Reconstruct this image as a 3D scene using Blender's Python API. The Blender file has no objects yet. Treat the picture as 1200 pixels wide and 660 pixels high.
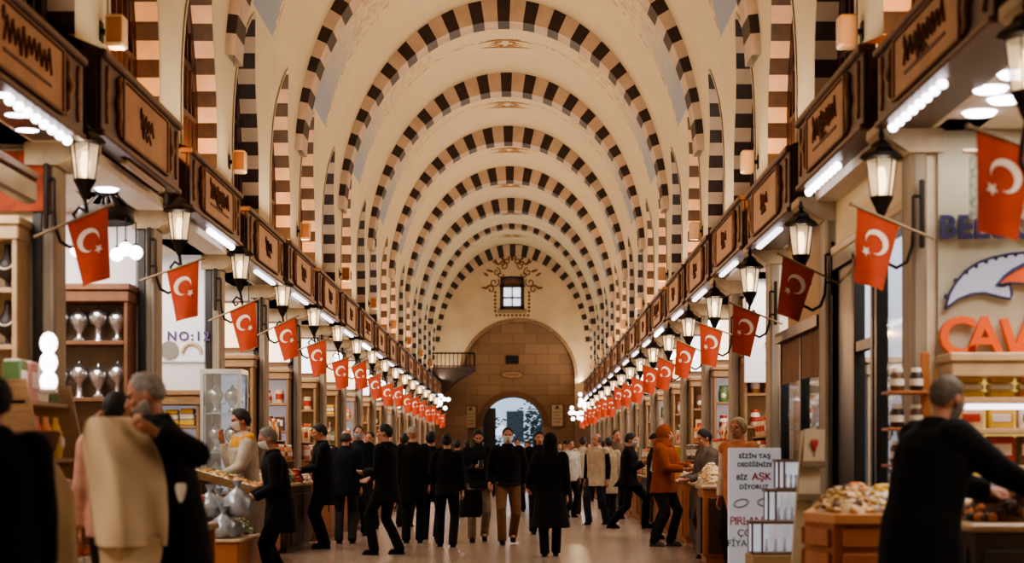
import bpy, math, random
from mathutils import Vector, Matrix
R = random.Random(7)
PI = math.pi
sc = bpy.context.scene
COL = sc.collection
CX, CZ, F = 0.316, 1.25, 2000.0      # camera x, eye height, focal length in pixels of the 1200x660 frame

def at(u, v, d):
    return Vector((CX + (u - 610) * d / F, d, CZ + (537 - v) * d / F))

def ux(u, d): return CX + (u - 610) * d / F
def vz(v, d): return CZ + (537 - v) * d / F

ORD = ['first','second','third','fourth','fifth','sixth','seventh','eighth','ninth','tenth','eleventh','twelfth','thirteenth',
       'fourteenth','fifteenth','sixteenth','seventeenth','eighteenth','nineteenth','twentieth','twenty-first','twenty-second','twenty-third','twenty-fourth']

# ------------------------------------------------------------------ materials
def lin(h):
    h = h.lstrip('#')
    c = [int(h[i:i+2], 16) / 255 for i in (0, 2, 4)]
    return tuple((x / 12.92 if x <= .04045 else ((x + .055) / 1.055) ** 2.4) for x in c) + (1,)

MATS = {}
def mat(name, col, rough=.6, metal=0, noise=0, nscale=8, bump=0, emit=0, ecol=None, col2=None, spec=None, stretch=None, alpha=None, trans=0):
    if name in MATS: return MATS[name]
    m = bpy.data.materials.new(name); m.use_nodes = True
    nt = m.node_tree; b = nt.nodes['Principled BSDF']
    c = lin(col) if isinstance(col, str) else col
    b.inputs['Base Color'].default_value = c
    b.inputs['Roughness'].default_value = rough
    b.inputs['Metallic'].default_value = metal
    if spec is not None: b.inputs['Specular IOR Level'].default_value = spec
    if trans: b.inputs['Transmission Weight'].default_value = trans
    if alpha is not None: b.inputs['Alpha'].default_value = alpha
    if noise or bump or col2:
        tc = nt.nodes.new('ShaderNodeTexCoord'); n = nt.nodes.new('ShaderNodeTexNoise')
        n.inputs['Scale'].default_value = nscale; n.inputs['Detail'].default_value = 4
        src = tc.outputs['Object']
        if stretch:
            mp = nt.nodes.new('ShaderNodeMapping'); mp.inputs['Scale'].default_value = stretch
            nt.links.new(src, mp.inputs['Vector']); src = mp.outputs['Vector']
        nt.links.new(src, n.inputs['Vector'])
        if noise or col2:
            rp = nt.nodes.new('ShaderNodeValToRGB')
            rp.color_ramp.elements[0].position = .32; rp.color_ramp.elements[1].position = .68
            if col2:
                c0, c1 = c, lin(col2)
            else:
                c0 = tuple(x * (1 - noise) for x in c[:3]) + (1,); c1 = tuple(min(1, x * (1 + noise)) for x in c[:3]) + (1,)
            rp.color_ramp.elements[0].color = c0; rp.color_ramp.elements[1].color = c1
            nt.links.new(n.outputs['Fac'], rp.inputs['Fac']); nt.links.new(rp.outputs['Color'], b.inputs['Base Color'])
        if bump:
            bp = nt.nodes.new('ShaderNodeBump'); bp.inputs['Strength'].default_value = bump; bp.inputs['Distance'].default_value = .02
            nt.links.new(n.outputs['Fac'], bp.inputs['Height']); nt.links.new(bp.outputs['Normal'], b.inputs['Normal'])
    if emit:
        b.inputs['Emission Color'].default_value = lin(ecol or col) if isinstance(ecol or col, str) else (ecol or col)
        b.inputs['Emission Strength'].default_value = emit
        if emit > 3:
            try: m.cycles.emission_sampling = 'NONE'
            except Exception: pass
    MATS[name] = m
    return m

M = {}
M['dark_stone'] = mat('dark_voussoir_stone', '#1b100b', .55, noise=.5, nscale=6, col2='#2e1d13')
M['light_stone'] = mat('light_voussoir_stone', '#b09883', .7, noise=.12, nscale=3)
M['jamb_light'] = mat('jamb_light_stone', '#b89d86', .75, noise=.12, nscale=3)
M['jamb_dark'] = mat('jamb_dark_stone', '#1f110b', .6, col2='#3a2114', nscale=9)
M['pier'] = mat('pier_plaster', '#b8a488', .8, noise=.16, nscale=2.5, bump=.15)
M['stone'] = mat('pillar_stone', '#75685a', .6, col2='#948672', nscale=5, bump=.15, stretch=(1, 1, .35))
M['capital'] = mat('capital_cream', '#b3a083', .6, noise=.1)
M['wood'] = mat('fascia_wood', '#46301f', .4, col2='#573b29', nscale=4, stretch=(1, .3, 4))
M['wood_edge'] = mat('fascia_moulding', '#5c3d29', .4, noise=.2)
M['panel'] = mat('name_panel_gold', '#a87850', .45, noise=.18, nscale=3)
M['panel_frame'] = mat('name_panel_frame', '#74492a', .4, noise=.2)
M['gilt'] = mat('carved_gilt', '#7d5634', .45, metal=.2, noise=.3, nscale=20)
M['script'] = mat('name_lettering', '#5a3218', .6)
M['black'] = mat('black_iron', '#1e1611', .45, metal=.6)
M['frame_black'] = mat('black_door_frame', '#0e0b09', .4)
M['lamp'] = mat('lamp_glow', '#ffe9c4', .4, emit=7, ecol='#ffdca8')
M['lamp_glass'] = mat('lantern_glass', '#d8c8ac', .25, emit=.8, ecol='#ffdcae', alpha=.42)
M['bulb'] = mat('bulb_glow', '#f4efff', .4, emit=9, ecol='#f6eef4')
M['strip'] = mat('strip_light_glow', '#f4efff', .4, emit=4, ecol='#efe8f4')
M['down'] = mat('downlight_glow', '#ffffff', .4, emit=12, ecol='#f4f0ff')
M['red'] = mat('flag_red', '#a83d1c', .85, noise=.1, nscale=10)
M['white'] = mat('flag_white', '#e6d3c0', .8)
M['rod'] = mat('flag_rod', '#8d7658', .5)
M['cream'] = mat('shop_wall_cream', '#dcd2c4', .7, noise=.05)
M['warmwall'] = mat('shop_wall_warm', '#cdb99e', .7, noise=.08)
M['shelf'] = mat('shelf_wood', '#8a6a49', .5, noise=.2, stretch=(1, 6, 6))
M['counter'] = mat('counter_wood', '#8a4f27', .45, col2='#a5642f', nscale=5, stretch=(1, 1, .2))
M['counter_dark'] = mat('counter_dark_wood', '#3a2519', .45, noise=.2)
M['ctop'] = mat('counter_top', '#b79a78', .35, noise=.1)
M['steel'] = mat('steel', '#b9b9bd', .25, metal=.9)
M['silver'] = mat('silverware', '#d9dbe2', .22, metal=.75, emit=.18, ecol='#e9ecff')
M['skin'] = mat('skin', '#a9745a', .6, noise=.06)
M['skin_red'] = mat('skin_lip', '#8a4a3c', .55)
M['eye'] = mat('eye_dark', '#1a100c', .3)
M['brow'] = mat('eyebrow', '#2a1b14', .8)
M['shoe'] = mat('shoe_black', '#0d0a09', .4)
M['mask'] = mat('face_mask', '#cfd0cf', .8)

def cloth(hexc, rough=.9):
    return mat('cloth_' + hexc.lstrip('#'), hexc, rough, noise=.15, nscale=14, bump=.2, spec=.22)

# plaster of the vault with its painted border in every bay
def vault_mat():
    m = bpy.data.materials.new('vault_plaster'); m.use_nodes = True
    nt = m.node_tree; N = nt.nodes; L = nt.links; b = N['Principled BSDF']; b.inputs['Roughness'].default_value = .8
    g = N.new('ShaderNodeNewGeometry'); sp = N.new('ShaderNodeSeparateXYZ'); L.new(g.outputs['Position'], sp.inputs[0])
    def math_(op, a, bb=None):
        n = N.new('ShaderNodeMath'); n.operation = op
        for i, x in enumerate((a, bb)):
            if x is None: continue
            if isinstance(x, (int, float)): n.inputs[i].default_value = x
            else: L.new(x, n.inputs[i])
        return n.outputs[0]
    y = math_('FLOORED_MODULO', math_('SUBTRACT', sp.outputs['Y'], ARCH0), ARCHS)     # distance beyond an arch
    def band(c, w):
        return math_('LESS_THAN', math_('ABSOLUTE', math_('SUBTRACT', y, c)), w)
    n = N.new('ShaderNodeTexNoise'); n.inputs['Scale'].default_value = 1.6; n.inputs['Detail'].default_value = 5
    L.new(g.outputs['Position'], n.inputs['Vector'])
    n2 = N.new('ShaderNodeTexNoise'); n2.inputs['Scale'].default_value = 9; L.new(g.outputs['Position'], n2.inputs['Vector'])
    def mix(f, a, c):
        x = N.new('ShaderNodeMix'); x.data_type = 'RGBA'
        if isinstance(f, (int, float)): x.inputs[0].default_value = f
        else: L.new(f, x.inputs[0])
        for i, v in ((6, a), (7, c)):
            if isinstance(v, tuple): x.inputs[i].default_value = v
            else: L.new(v, x.inputs[i])
        return x.outputs[2]
    base = mix(n.outputs['Fac'], lin('#bca98a'), lin('#cdbb98'))
    low = N.new('ShaderNodeMapRange'); low.inputs[1].default_value = 7.2; low.inputs[2].default_value = 8.6; low.inputs[3].default_value = 1; low.inputs[4].default_value = 0
    L.new(sp.outputs['Z'], low.inputs[0])
    above = math_('GREATER_THAN', sp.outputs['Z'], 6.85)
    blue = math_('MULTIPLY', math_('MULTIPLY', band(2.15, .85), low.outputs[0]), .85)
    c1 = mix(math_('MULTIPLY', blue, above), base, lin('#7f8b9c'))
    edge = math_('MAXIMUM', band(1.22, .07), band(3.1, .09))
    sc1 = math_('MAXIMUM', edge, math_('MULTIPLY', band(2.15, .7), math_('MULTIPLY', math_('SUBTRACT', 1, low.outputs[0]), math_('MULTIPLY', math_('LESS_THAN', sp.outputs['Z'], 9.35), .6))))
    fl = math_('MULTIPLY', math_('MULTIPLY', sc1, math_('GREATER_THAN', n2.outputs['Fac'], .52)), .5)
    c2 = mix(math_('MULTIPLY', fl, above), c1, lin('#7d5230'))
    L.new(c2, b.inputs['Base Color'])
    bp = N.new('ShaderNodeBump'); bp.inputs['Strength'].default_value = .1; L.new(n.outputs['Fac'], bp.inputs['Height']); L.new(bp.outputs['Normal'], b.inputs['Normal'])
    return m

def floor_mat():
    m = bpy.data.materials.new('polished_floor_tiles'); m.use_nodes = True
    nt = m.node_tree; N = nt.nodes; L = nt.links; b = N['Principled BSDF']
    tc = N.new('ShaderNodeTexCoord'); br = N.new('ShaderNodeTexBrick')
    br.offset = .5; br.inputs['Scale'].default_value = 1.0; br.inputs['Brick Width'].default_value = 1.2; br.inputs['Row Height'].default_value = 1.2
    br.inputs['Mortar Size'].default_value = .006
    br.inputs['Color1'].default_value = lin('#9a7e66'); br.inputs['Color2'].default_value = lin('#8f745e'); br.inputs['Mortar'].default_value = lin('#7a624f')
    L.new(tc.outputs['Object'], br.inputs['Vector'])
    n = N.new('ShaderNodeTexNoise'); n.inputs['Scale'].default_value = 1.3; n.inputs['Detail'].default_value = 6; L.new(tc.outputs['Object'], n.inputs['Vector'])
    mx = N.new('ShaderNodeMix'); mx.data_type = 'RGBA'; mx.blend_type = 'SOFT_LIGHT'; mx.inputs[0].default_value = .3
    L.new(br.outputs['Color'], mx.inputs[6]); L.new(n.outputs['Color'], mx.inputs[7])
    hs = N.new('ShaderNodeHueSaturation'); hs.inputs['Saturation'].default_value = .8; L.new(mx.outputs[2], hs.inputs['Color'])
    L.new(hs.outputs[0], b.inputs['Base Color'])
    mr = N.new('ShaderNodeMapRange'); mr.inputs[3].default_value = .16; mr.inputs[4].default_value = .3; L.new(n.outputs['Fac'], mr.inputs[0]); L.new(mr.outputs[0], b.inputs['Roughness'])
    return m

def block_mat():
    m = bpy.data.materials.new('ashlar_stone'); m.use_nodes = True
    nt = m.node_tree; N = nt.nodes; L = nt.links; b = N['Principled BSDF']; b.inputs['Roughness'].default_value = .85
    tc = N.new('ShaderNodeTexCoord'); mp = N.new('ShaderNodeMapping'); mp.inputs['Rotation'].default_value = (PI / 2, 0, 0)
    L.new(tc.outputs['Object'], mp.inputs['Vector'])
    br = N.new('ShaderNodeTexBrick'); br.inputs['Scale'].default_value = 1; br.inputs['Brick Width'].default_value = .95; br.inputs['Row Height'].default_value = .42; br.inputs['Mortar Size'].default_value = .012
    br.inputs['Color1'].default_value = lin('#8c6d52'); br.inputs['Color2'].default_value = lin('#7d6048'); br.inputs['Mortar'].default_value = lin('#6a503b')
    L.new(mp.outputs[0], br.inputs['Vector']); L.new(br.outputs['Color'], b.inputs['Base Color'])
    return m

# ------------------------------------------------------------------ mesh builder
class MB:
    def __init__(s): s.v = []; s.f = []; s.m = []; s.sm = []
    def add(s, vs, fs, mi=0, smooth=False):
        o = len(s.v); s.v += [tuple(v) for v in vs]
        for f in fs:
            s.f.append(tuple(i + o for i in f)); s.m.append(mi); s.sm.append(smooth)
        return s
    def box(s, c, d, mi=0, bev=0, rot=None):
        x, y, z = (k / 2 for k in d)
        if bev <= 0:
            vs = [(sx * x, sy * y, sz * z) for sz in (-1, 1) for sy in (-1, 1) for sx in (-1, 1)]
            fs = [(0, 2, 3, 1), (4, 5, 7, 6), (0, 1, 5, 4), (2, 6, 7, 3), (0, 4, 6, 2), (1, 3, 7, 5)]
        else:
            b = min(bev, x * .9, y * .9, z * .9)
            ring = lambda hx, hy, zz: [(-hx + b, -hy, zz), (hx - b, -hy, zz), (hx, -hy + b, zz), (hx, hy - b, zz), (hx - b, hy, zz), (-hx + b, hy, zz), (-hx, hy - b, zz), (-hx, -hy + b, zz)]
            rs = [ring(x - b, y - b, -z), ring(x, y, -z + b), ring(x, y, z - b), ring(x - b, y - b, z)]
            vs = sum(rs, []); fs = [tuple(range(7, -1, -1)), tuple(range(24, 32))]
            for k in range(3):
                for i in range(8):
                    j = (i + 1) % 8; fs.append((k * 8 + i, k * 8 + j, k * 8 + 8 + j, k * 8 + 8 + i))
        if rot is not None: vs = [rot @ Vector(v) for v in vs]
        vs = [(v[0] + c[0], v[1] + c[1], v[2] + c[2]) for v in vs]
        return s.add(vs, fs, mi)
    def bx(s, x0, x1, y0, y1, z0, z1, mi=0, bev=0):
        return s.box(((x0 + x1) / 2, (y0 + y1) / 2, (z0 + z1) / 2), (abs(x1 - x0), abs(y1 - y0), abs(z1 - z0)), mi, bev)
    def rings(s, rs, mi=0, smooth=True, cap=True, closed=True):
        n = len(rs[0]); vs = [p for r in rs for p in r]; fs = []
        for k in range(len(rs) - 1):
            for i in range(n if closed else n - 1):
                j = (i + 1) % n
                fs.append((k * n + i, k * n + j, (k + 1) * n + j, (k + 1) * n + i))
        s.add(vs, fs, mi, smooth)
        if cap and closed:
            s.add(rs[0], [tuple(range(n - 1, -1, -1))], mi); s.add(rs[-1], [tuple(range(n))], mi)
        return s
    def lathe(s, prof, c=(0, 0, 0), n=14, mi=0, smooth=True, axis='z', cap=True):
        rs = []
        for r, h in prof:
            r = max(r, 1e-4)
            rg = []
            for i in range(n):
                a = 2 * PI * i / n
                p = (r * math.cos(a), r * math.sin(a), h)
                if axis == 'y': p = (p[0], -p[2], p[1])
                if axis == 'x': p = (p[2], p[0], p[1])
                rg.append((p[0] + c[0], p[1] + c[1], p[2] + c[2]))
            rs.append(rg)
        return s.rings(rs, mi, smooth, cap)
    def tube(s, pts, rad, n=8, mi=0, up=None, flat=1.0, cap=True):
        pts = [Vector(p) for p in pts]
        if not isinstance(rad, (list, tuple)): rad = [rad] * len(pts)
        rs = []; u = None
        for k, p in enumerate(pts):
            t = (pts[min(k + 1, len(pts) - 1)] - pts[max(k - 1, 0)])
            t = t.normalized() if t.length > 1e-9 else Vector((0, 0, 1))
            if u is None:
                ref = Vector(up) if up else (Vector((0, 0, 1)) if abs(t.z) < .9 else Vector((1, 0, 0)))
                u = ref - t * ref.dot(t)
            else: u = u - t * u.dot(t)
            if u.length < 1e-6: u = t.orthogonal()
            u.normalize(); w = t.cross(u)
            rs.append([p + (u * math.cos(2 * PI * i / n) + w * math.sin(2 * PI * i / n) * flat) * rad[k] for i in range(n)])
        return s.rings(rs, mi, True, cap)
    def ball(s, c, r, n=12, mi=0, rot=None):
        if not isinstance(r, (list, tuple)): r = (r, r, r)
        h = max(5, n // 2 + 1); rs = []
        for k in range(h + 1):
            a = PI * k / h - PI / 2
            rg = []
            for i in range(n):
                q = 2 * PI * i / n
                p = Vector((r[0] * max(math.cos(a), 1e-3) * math.cos(q), r[1] * max(math.cos(a), 1e-3) * math.sin(q), r[2] * math.sin(a)))
                if rot is not None: p = rot @ p
                rg.append((p[0] + c[0], p[1] + c[1], p[2] + c[2]))
            rs.append(rg)
        return s.rings(rs, mi, True, True)
    def poly(s, pts, d, mi=0):          # flat outline extruded by vector d
        n = len(pts); d = Vector(d)
        a = [Vector(p) for p in pts]; b = [p + d for p in a]
        s.add(a, [tuple(range(n))], mi); s.add(b, [tuple(range(n - 1, -1, -1))], mi)
        s.add(a + b, [(i, i + n, (i + 1) % n + n, (i + 1) % n) for i in range(n)], mi)
        return s
    def mesh(s, name, mats):
        me = bpy.data.meshes.new(name); me.from_pydata(s.v, [], s.f)
        for x in (mats if isinstance(mats, (list, tuple)) else [mats]): me.materials.append(x)
        me.polygons.foreach_set('material_index', s.m); me.polygons.foreach_set('use_smooth', s.sm); me.update()
        return me
    def build(s, name, mats, parent=None, loc=None, rz=0):
        me = s.mesh(name, mats)
        import bmesh
        bm = bmesh.new(); bm.from_mesh(me); bmesh.ops.recalc_face_normals(bm, faces=bm.faces); bm.to_mesh(me); bm.free()
        o = bpy.data.objects.new(name, me); COL.objects.link(o)
        if parent: o.parent = parent
        if loc is not None: o.location = loc
        o.rotation_euler[2] = rz
        return o

def empty(name, loc=(0, 0, 0), rz=0):
    o = bpy.data.objects.new(name, None); COL.objects.link(o); o.location = loc; o.rotation_euler = (0, 0, rz); o.empty_display_size = .1
    return o
def tag(o, label, cat, group=None, kind=None):
    o['label'] = label; o['category'] = cat
    if group: o['group'] = group
    if kind: o['kind'] = kind
    return o
def struct(o):
    o['kind'] = 'structure'; return o
KIDS = {}
def copy_tree(o, parent=None):
    c = o.copy(); COL.objects.link(c)
    if parent: c.parent = parent
    kids = KIDS.get(o.name)
    if kids is None: kids = KIDS[o.name] = list(o.children)
    for ch in kids: copy_tree(ch, c)
    return c
def text_mesh(body, size, mat_, parent=None, loc=(0, 0, 0), rot=(PI / 2, 0, 0), extrude=.004, name='lettering', align='CENTER', bevel=0, bold=0, space=1.0):
    cu = bpy.data.curves.new('tmp', 'FONT'); cu.body = body; cu.size = size; cu.extrude = extrude; cu.align_x = align; cu.align_y = 'CENTER'
    cu.offset = bold; cu.resolution_u = 3; cu.bevel_depth = bevel; cu.space_character = space
    o = bpy.data.objects.new('tmp', cu); COL.objects.link(o)
    bpy.context.view_layer.update()
    me = bpy.data.meshes.new_from_object(o.evaluated_get(bpy.context.evaluated_depsgraph_get()))
    bpy.data.objects.remove(o); me.materials.clear(); me.materials.append(mat_)
    r = bpy.data.objects.new(name, me); COL.objects.link(r)
    if parent: r.parent = parent
    r.location = loc; r.rotation_euler = rot
    return r
# ------------------------------------------------------------------ the hall
ARCHS, ARCH0 = 6.1, 31.9 - 6.1 * 6        # spacing and first transverse arch
Z0, XW, BV, CRN = 5.72, 3.1, 4.12, 9.84  # springing, wall half width, rise of the vault
XV, BI = 2.99, 3.70                       # intrados half width and rise of the ribs
YEND = 68.5
def vault_x(z): return XW if z <= Z0 else XW * math.sqrt(max(0, 1 - ((z - Z0) / BV) ** 2))
fl = MB(); fl.add([(-5.6, -6, 0), (5.6, -6, 0), (5.6, 70.2, 0), (-5.6, 70.2, 0)], [(0, 1, 2, 3)])
struct(fl.build('floor', floor_mat()))
VM = vault_mat(); BLK = block_mat()
ZB, ZA = 3.46, 6.78                         # bottom of the upper walls, top of the window arches
cents = [ARCH0 + ARCHS * k + q * ARCHS for k in range(0, 13) for q in (.25, .75)]
cents = [c for c in cents if -4.0 < c < 67.5]
HWO = .96
def half_w(z):
    zs = 4.95
    if z <= zs: return HWO
    t = (z - zs) / (ZA - zs)
    return max(0.0, HWO * (1 - t ** 1.75) ** .82)
zrows = [ZB]
while zrows[-1] + .172 < ZA - .05: zrows.append(zrows[-1] + .172)
zrows.append(ZA)
XO = 3.38
for S, nm in ((-1, 'wall_left'), (1, 'wall_right')):
    m = MB()
    edges = [-6.0] + [(a + b) / 2 for a, b in zip(cents, cents[1:])] + [YEND]
    for c, y0, y1 in zip(cents, edges, edges[1:]):
        for k in range(len(zrows) - 1):
            za, zb = zrows[k], zrows[k + 1]; xa, xb = S * vault_x(za), S * vault_x(zb); wa, wb = half_w(za), half_w(zb)
            m.add([(xa, y0, za), (xa, c - wa, za), (xb, c - wb, zb), (xb, y0, zb)], [(0, 1, 2, 3)], 0)
            m.add([(xa, c + wa, za), (xa, y1, za), (xb, y1, zb), (xb, c + wb, zb)], [(0, 1, 2, 3)], 0)
            mi = 1 + k % 2
            xa2, xb2 = S * (vault_x(za) - .012), S * (vault_x(zb) - .012)
            for sg in (-1, 1):
                m.add([(xa2, c + sg * wa, za), (S * XO, c + sg * wa, za), (S * XO, c + sg * wb, zb), (xb2, c + sg * wb, zb)], [(0, 1, 2, 3)], mi)
                # narrow roll moulding round the opening
                m.add([(xa2, c + sg * wa, za), (xa2, c + sg * (wa + .07), za), (xb2, c + sg * (wb + .07 if wb > 0 else .02), zb), (xb2, c + sg * wb, zb)], [(0, 1, 2, 3)], 3)
        m.add([(S * XW, c - HWO, ZB), (S * XO, c - HWO, ZB), (S * XO, c + HWO, ZB), (S * XW, c + HWO, ZB)], [(0, 1, 2, 3)], 0)
    struct(m.build(nm, [VM, M['jamb_dark'], M['jamb_light'], M['capital']]))
# lunette windows
wn = 0
WOODW = mat('window_lattice_wood', '#33190d', .5, noise=.3)
PANE = mat('window_dark_pane', '#1c110a', .3)
fm = MB()
for k in range(-4, 5):
    y = k * .22; zt = ZA - .1
    while half_w(zt) < abs(y) + .02: zt -= .05
    fm.bx(-.03, .03, y - .022, y + .022, ZB - 4, zt - 4)
for z in (3.9, 4.45, 5.0, 5.55): 
    w = half_w(z); fm.bx(-.035, .035, -w, w, z - 4.03, z - 3.97)
op = [(0, half_w(z), z - 4) for z in zrows] + [(0, -half_w(z), z - 4) for z in reversed(zrows)]
fm.tube(op, .045, 6)
pm = MB(); pm.add([(p[0] + .04, p[1], p[2]) for p in op], [tuple(range(len(op)))])
proto = None
for S in (-1, 1):
    for c in cents:
        wn += 1
        if proto is None:
            proto = fm.build('window_1', WOODW); pm.build('window_pane', PANE, proto); o = proto
        else:
            o = copy_tree(proto); o.name = 'window_%d' % wn
        o.location = (S * 3.345, c, 4); o.rotation_euler = (0, 0, PI if S < 0 else 0); struct(o)
# vault
m = MB(); NA = 40
a0 = math.asin((ZA - Z0) / BV)
ys = [-6 + 74.5 * i / 60 for i in range(61)]
prof = []
for i in range(NA + 1):
    a = a0 + (PI - 2 * a0) * i / NA
    prof.append((XW * math.cos(a), Z0 + BV * math.sin(a)))
m.rings([[(x, y, z) for x, z in prof] for y in ys], 0, True, False, False)
struct(m.build('ceiling', VM))
# transverse arches of alternating voussoirs
def arch_mesh(a, b, z0, th, depth, n=21, t_low=.05, squash=1.0, tside=.0):
    mb = MB(); K = n * 2 + 1; lo = t_low; sub = 3
    # arc-length parametrisation from the crown outwards
    N = 600; angs = [lo + (PI - 2 * lo) * i / N for i in range(N + 1)]
    P = [(a * math.cos(t), z0 + b * math.sin(t)) for t in angs]; Ls = [0]
    for p, q in zip(P, P[1:]): Ls.append(Ls[-1] + math.hypot(q[0] - p[0], q[1] - p[1]))
    def at_len(l):
        l = min(max(l, 0), Ls[-1]); lo_, hi = 0, N
        while hi - lo_ > 1:
            mid = (lo_ + hi) // 2
            if Ls[mid] <= l: lo_ = mid
            else: hi = mid
        f = (l - Ls[lo_]) / max(1e-9, Ls[hi] - Ls[lo_]); t = angs[lo_] + (angs[hi] - angs[lo_]) * f
        nx, nz = math.cos(t) / a, math.sin(t) / b; q = math.hypot(nx, nz)
        return a * math.cos(t), z0 + b * math.sin(t), nx / q, nz / q
    T = Ls[-1]; pitch = T / (n + .5); dark = .46
    cuts = []; mid = T / 2
    k = -(n // 2) - 1
    while True:
        s0 = mid + (k - dark / 2) * pitch; s1 = mid + (k + dark / 2) * pitch; s2 = mid + (k + 1 - dark / 2) * pitch
        if s0 > T: break
        cuts += [(s0, s1, 0), (s1, s2, 1)]; k += 1
    for s0, s1, mi in cuts:
        s0, s1 = max(s0, 0), min(s1, T)
        if s1 - s0 < 1e-4: continue
        e = .006 if mi == 0 else 0
        for j in range(sub):
            A, B = at_len(s0 + (s1 - s0) * j / sub), at_len(s0 + (s1 - s0) * (j + 1) / sub)
            q = [(A[0], A[1]), (B[0], B[1]), (B[0] + B[2] * th, B[1] + B[3] * th), (A[0] + A[2] * th, A[1] + A[3] * th)]
            if j == 0: mb.add([(x, -depth / 2 , z) for x, z in q[:1]], [], mi)
            f0 = [(x, -depth / 2, z) for x, z in q]; f1 = [(x, depth / 2, z) for x, z in q]
            mb.add(f0, [(0, 1, 2, 3)], mi); mb.add(f1, [(3, 2, 1, 0)], mi)
            mb.add([f0[0], f0[1], f1[1], f1[0]], [(0, 1, 2, 3)], mi); mb.add([f0[3], f0[2], f1[2], f1[3]], [(3, 2, 1, 0)], mi)
    return mb
AM = arch_mesh(XV, BI, Z0, .42, .6).mesh('trim_arch', [M['dark_stone'], M['light_stone']])
tn = 0
for k in range(0, 13):
    y = ARCH0 + ARCHS * k
    if y > 68: break
    tn += 1
    if k == 11:
        o = arch_mesh(2.92, BI + .38 - .12, Z0, .3, .5, 23).build('trim_%d' % tn, [M['dark_stone'], M['light_stone']]); y = 62.4
    else:
        o = bpy.data.objects.new('trim_%d' % tn, AM); COL.objects.link(o)
    o.location = (0, y + .3, 0); struct(o)
# small floodlight boxes on the piers under the ribs
FLP = []
def floodlight(S, k):
    y = ARCH0 + ARCHS * k + .3
    if y < 6: return
    if not FLP:
        r = empty('floodlight'); FLP.append(r)
        MB().bx(.05, .2, -.09, .09, -.13, .13, 0, .015).build('housing', mat('floodlight_cream', '#b98f66', .5), r)
        m = MB(); m.bx(0, .06, -.03, .03, -.02, .02); m.bx(-.01, .01, -.06, .06, -.08, .08); m.build('bracket', M['black'], r)
        MB().bx(.07, .19, -.098, -.09, -.1, .1, 0, .004).build('lens', mat('floodlight_lens', '#7d4a26', .3), r)
    else: r = copy_tree(FLP[0])
    r.location = (S * 3.1, y, 4.72); r.rotation_euler[2] = 0 if S < 0 else PI
    tag(r, 'small cream floodlight box on the %s plaster pier above the %s row' % (ORD[k], ['left', 'right'][S > 0]), 'floodlight', 'floodlights above the %s row' % ['left', 'right'][S > 0])

for k in range(0, 12):
    for S in (-1, 1):
        floodlight(S, k)
# end wall: plaster lunette, window, big stone arch with an inner stone wall and a doorway
def arc_pts(cx, cz, r, a0, a1, n, rz=None): return [(cx + r * math.cos(a0 + (a1 - a0) * i / n), cz + (rz or r) * math.sin(a0 + (a1 - a0) * i / n)) for i in range(n + 1)]
ACX, AR, ACZ = .22, 2.28, 4.46
m = MB()
PL = mat('end_plaster', '#bfa787', .8, noise=.1, nscale=1.2, bump=.1)
top = 10.2
out = arc_pts(ACX, ACZ, AR, PI, 0, 32)
n = len(out)
YE = YEND
wx0, wx1, wz0, wz1 = -.50, .46, 7.22, 8.55
# plaster around the arch (strips up to a line), with the window opening left free
for (x0, z0), (x1, z1) in zip(out, out[1:]):
    m.add([(x0, YE, z0), (x1, YE, z1), (x1, YE, 7.0), (x0, YE, 7.0)], [(0, 1, 2, 3)], 0)
    m.add([(x0, YE, z0), (x1, YE, z1), (x1, YE + .55, z1), (x0, YE + .55, z0)], [(3, 2, 1, 0)], 1)
    f = lambda x, z, r: (ACX + (x - ACX) * r, ACZ + (z - ACZ) * r)
    a_, b_ = f(x0, z0, 1.0), f(x1, z1, 1.0); c_, d_ = f(x1, z1, 1.055), f(x0, z0, 1.055)
    m.add([(p[0], YE - .03, p[1]) for p in (a_, b_, c_, d_)], [(0, 1, 2, 3)], 1)
def rect(x0, x1, z0, z1, y=YE, mi=0): m.add([(x0, y, z0), (x1, y, z0), (x1, y, z1), (x0, y, z1)], [(0, 1, 2, 3)], mi)
rect(-3.3, ACX - AR, ACZ, 7.0); rect(ACX + AR, 3.3, 3.2, 7.0)
rect(-3.3, ACX - AR, 0, ACZ, mi=1); rect(ACX + AR, 5.6, 0, 3.2, mi=1); rect(-5.6, -3.3, 0, 3.6, mi=1); rect(3.3, 5.6, 3.2, 3.6, mi=1)
for S in (-1, 1):
    x = ACX + S * AR; m.add([(x, YE, 0), (x, YE + .55, 0), (x, YE + .55, ACZ), (x, YE, ACZ)], [(0, 1, 2, 3)], 1)
rect(-3.3, 3.3, 7.0, wz0); rect(-3.3, wx0, wz0, wz1); rect(wx1, 3.3, wz0, wz1); rect(-3.3, 3.3, wz1, top)
for (xa, za, xb, zb) in ((wx0, wz0, wx1, wz0), (wx0, wz0, wx0, wz1), (wx1, wz0, wx1, wz1), (wx0, wz1, wx1, wz1)):
    m.add([(xa, YE, za), (xb, YE, zb), (xb, YE + .5, zb), (xa, YE + .5, za)], [(0, 1, 2, 3)], 0)
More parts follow.
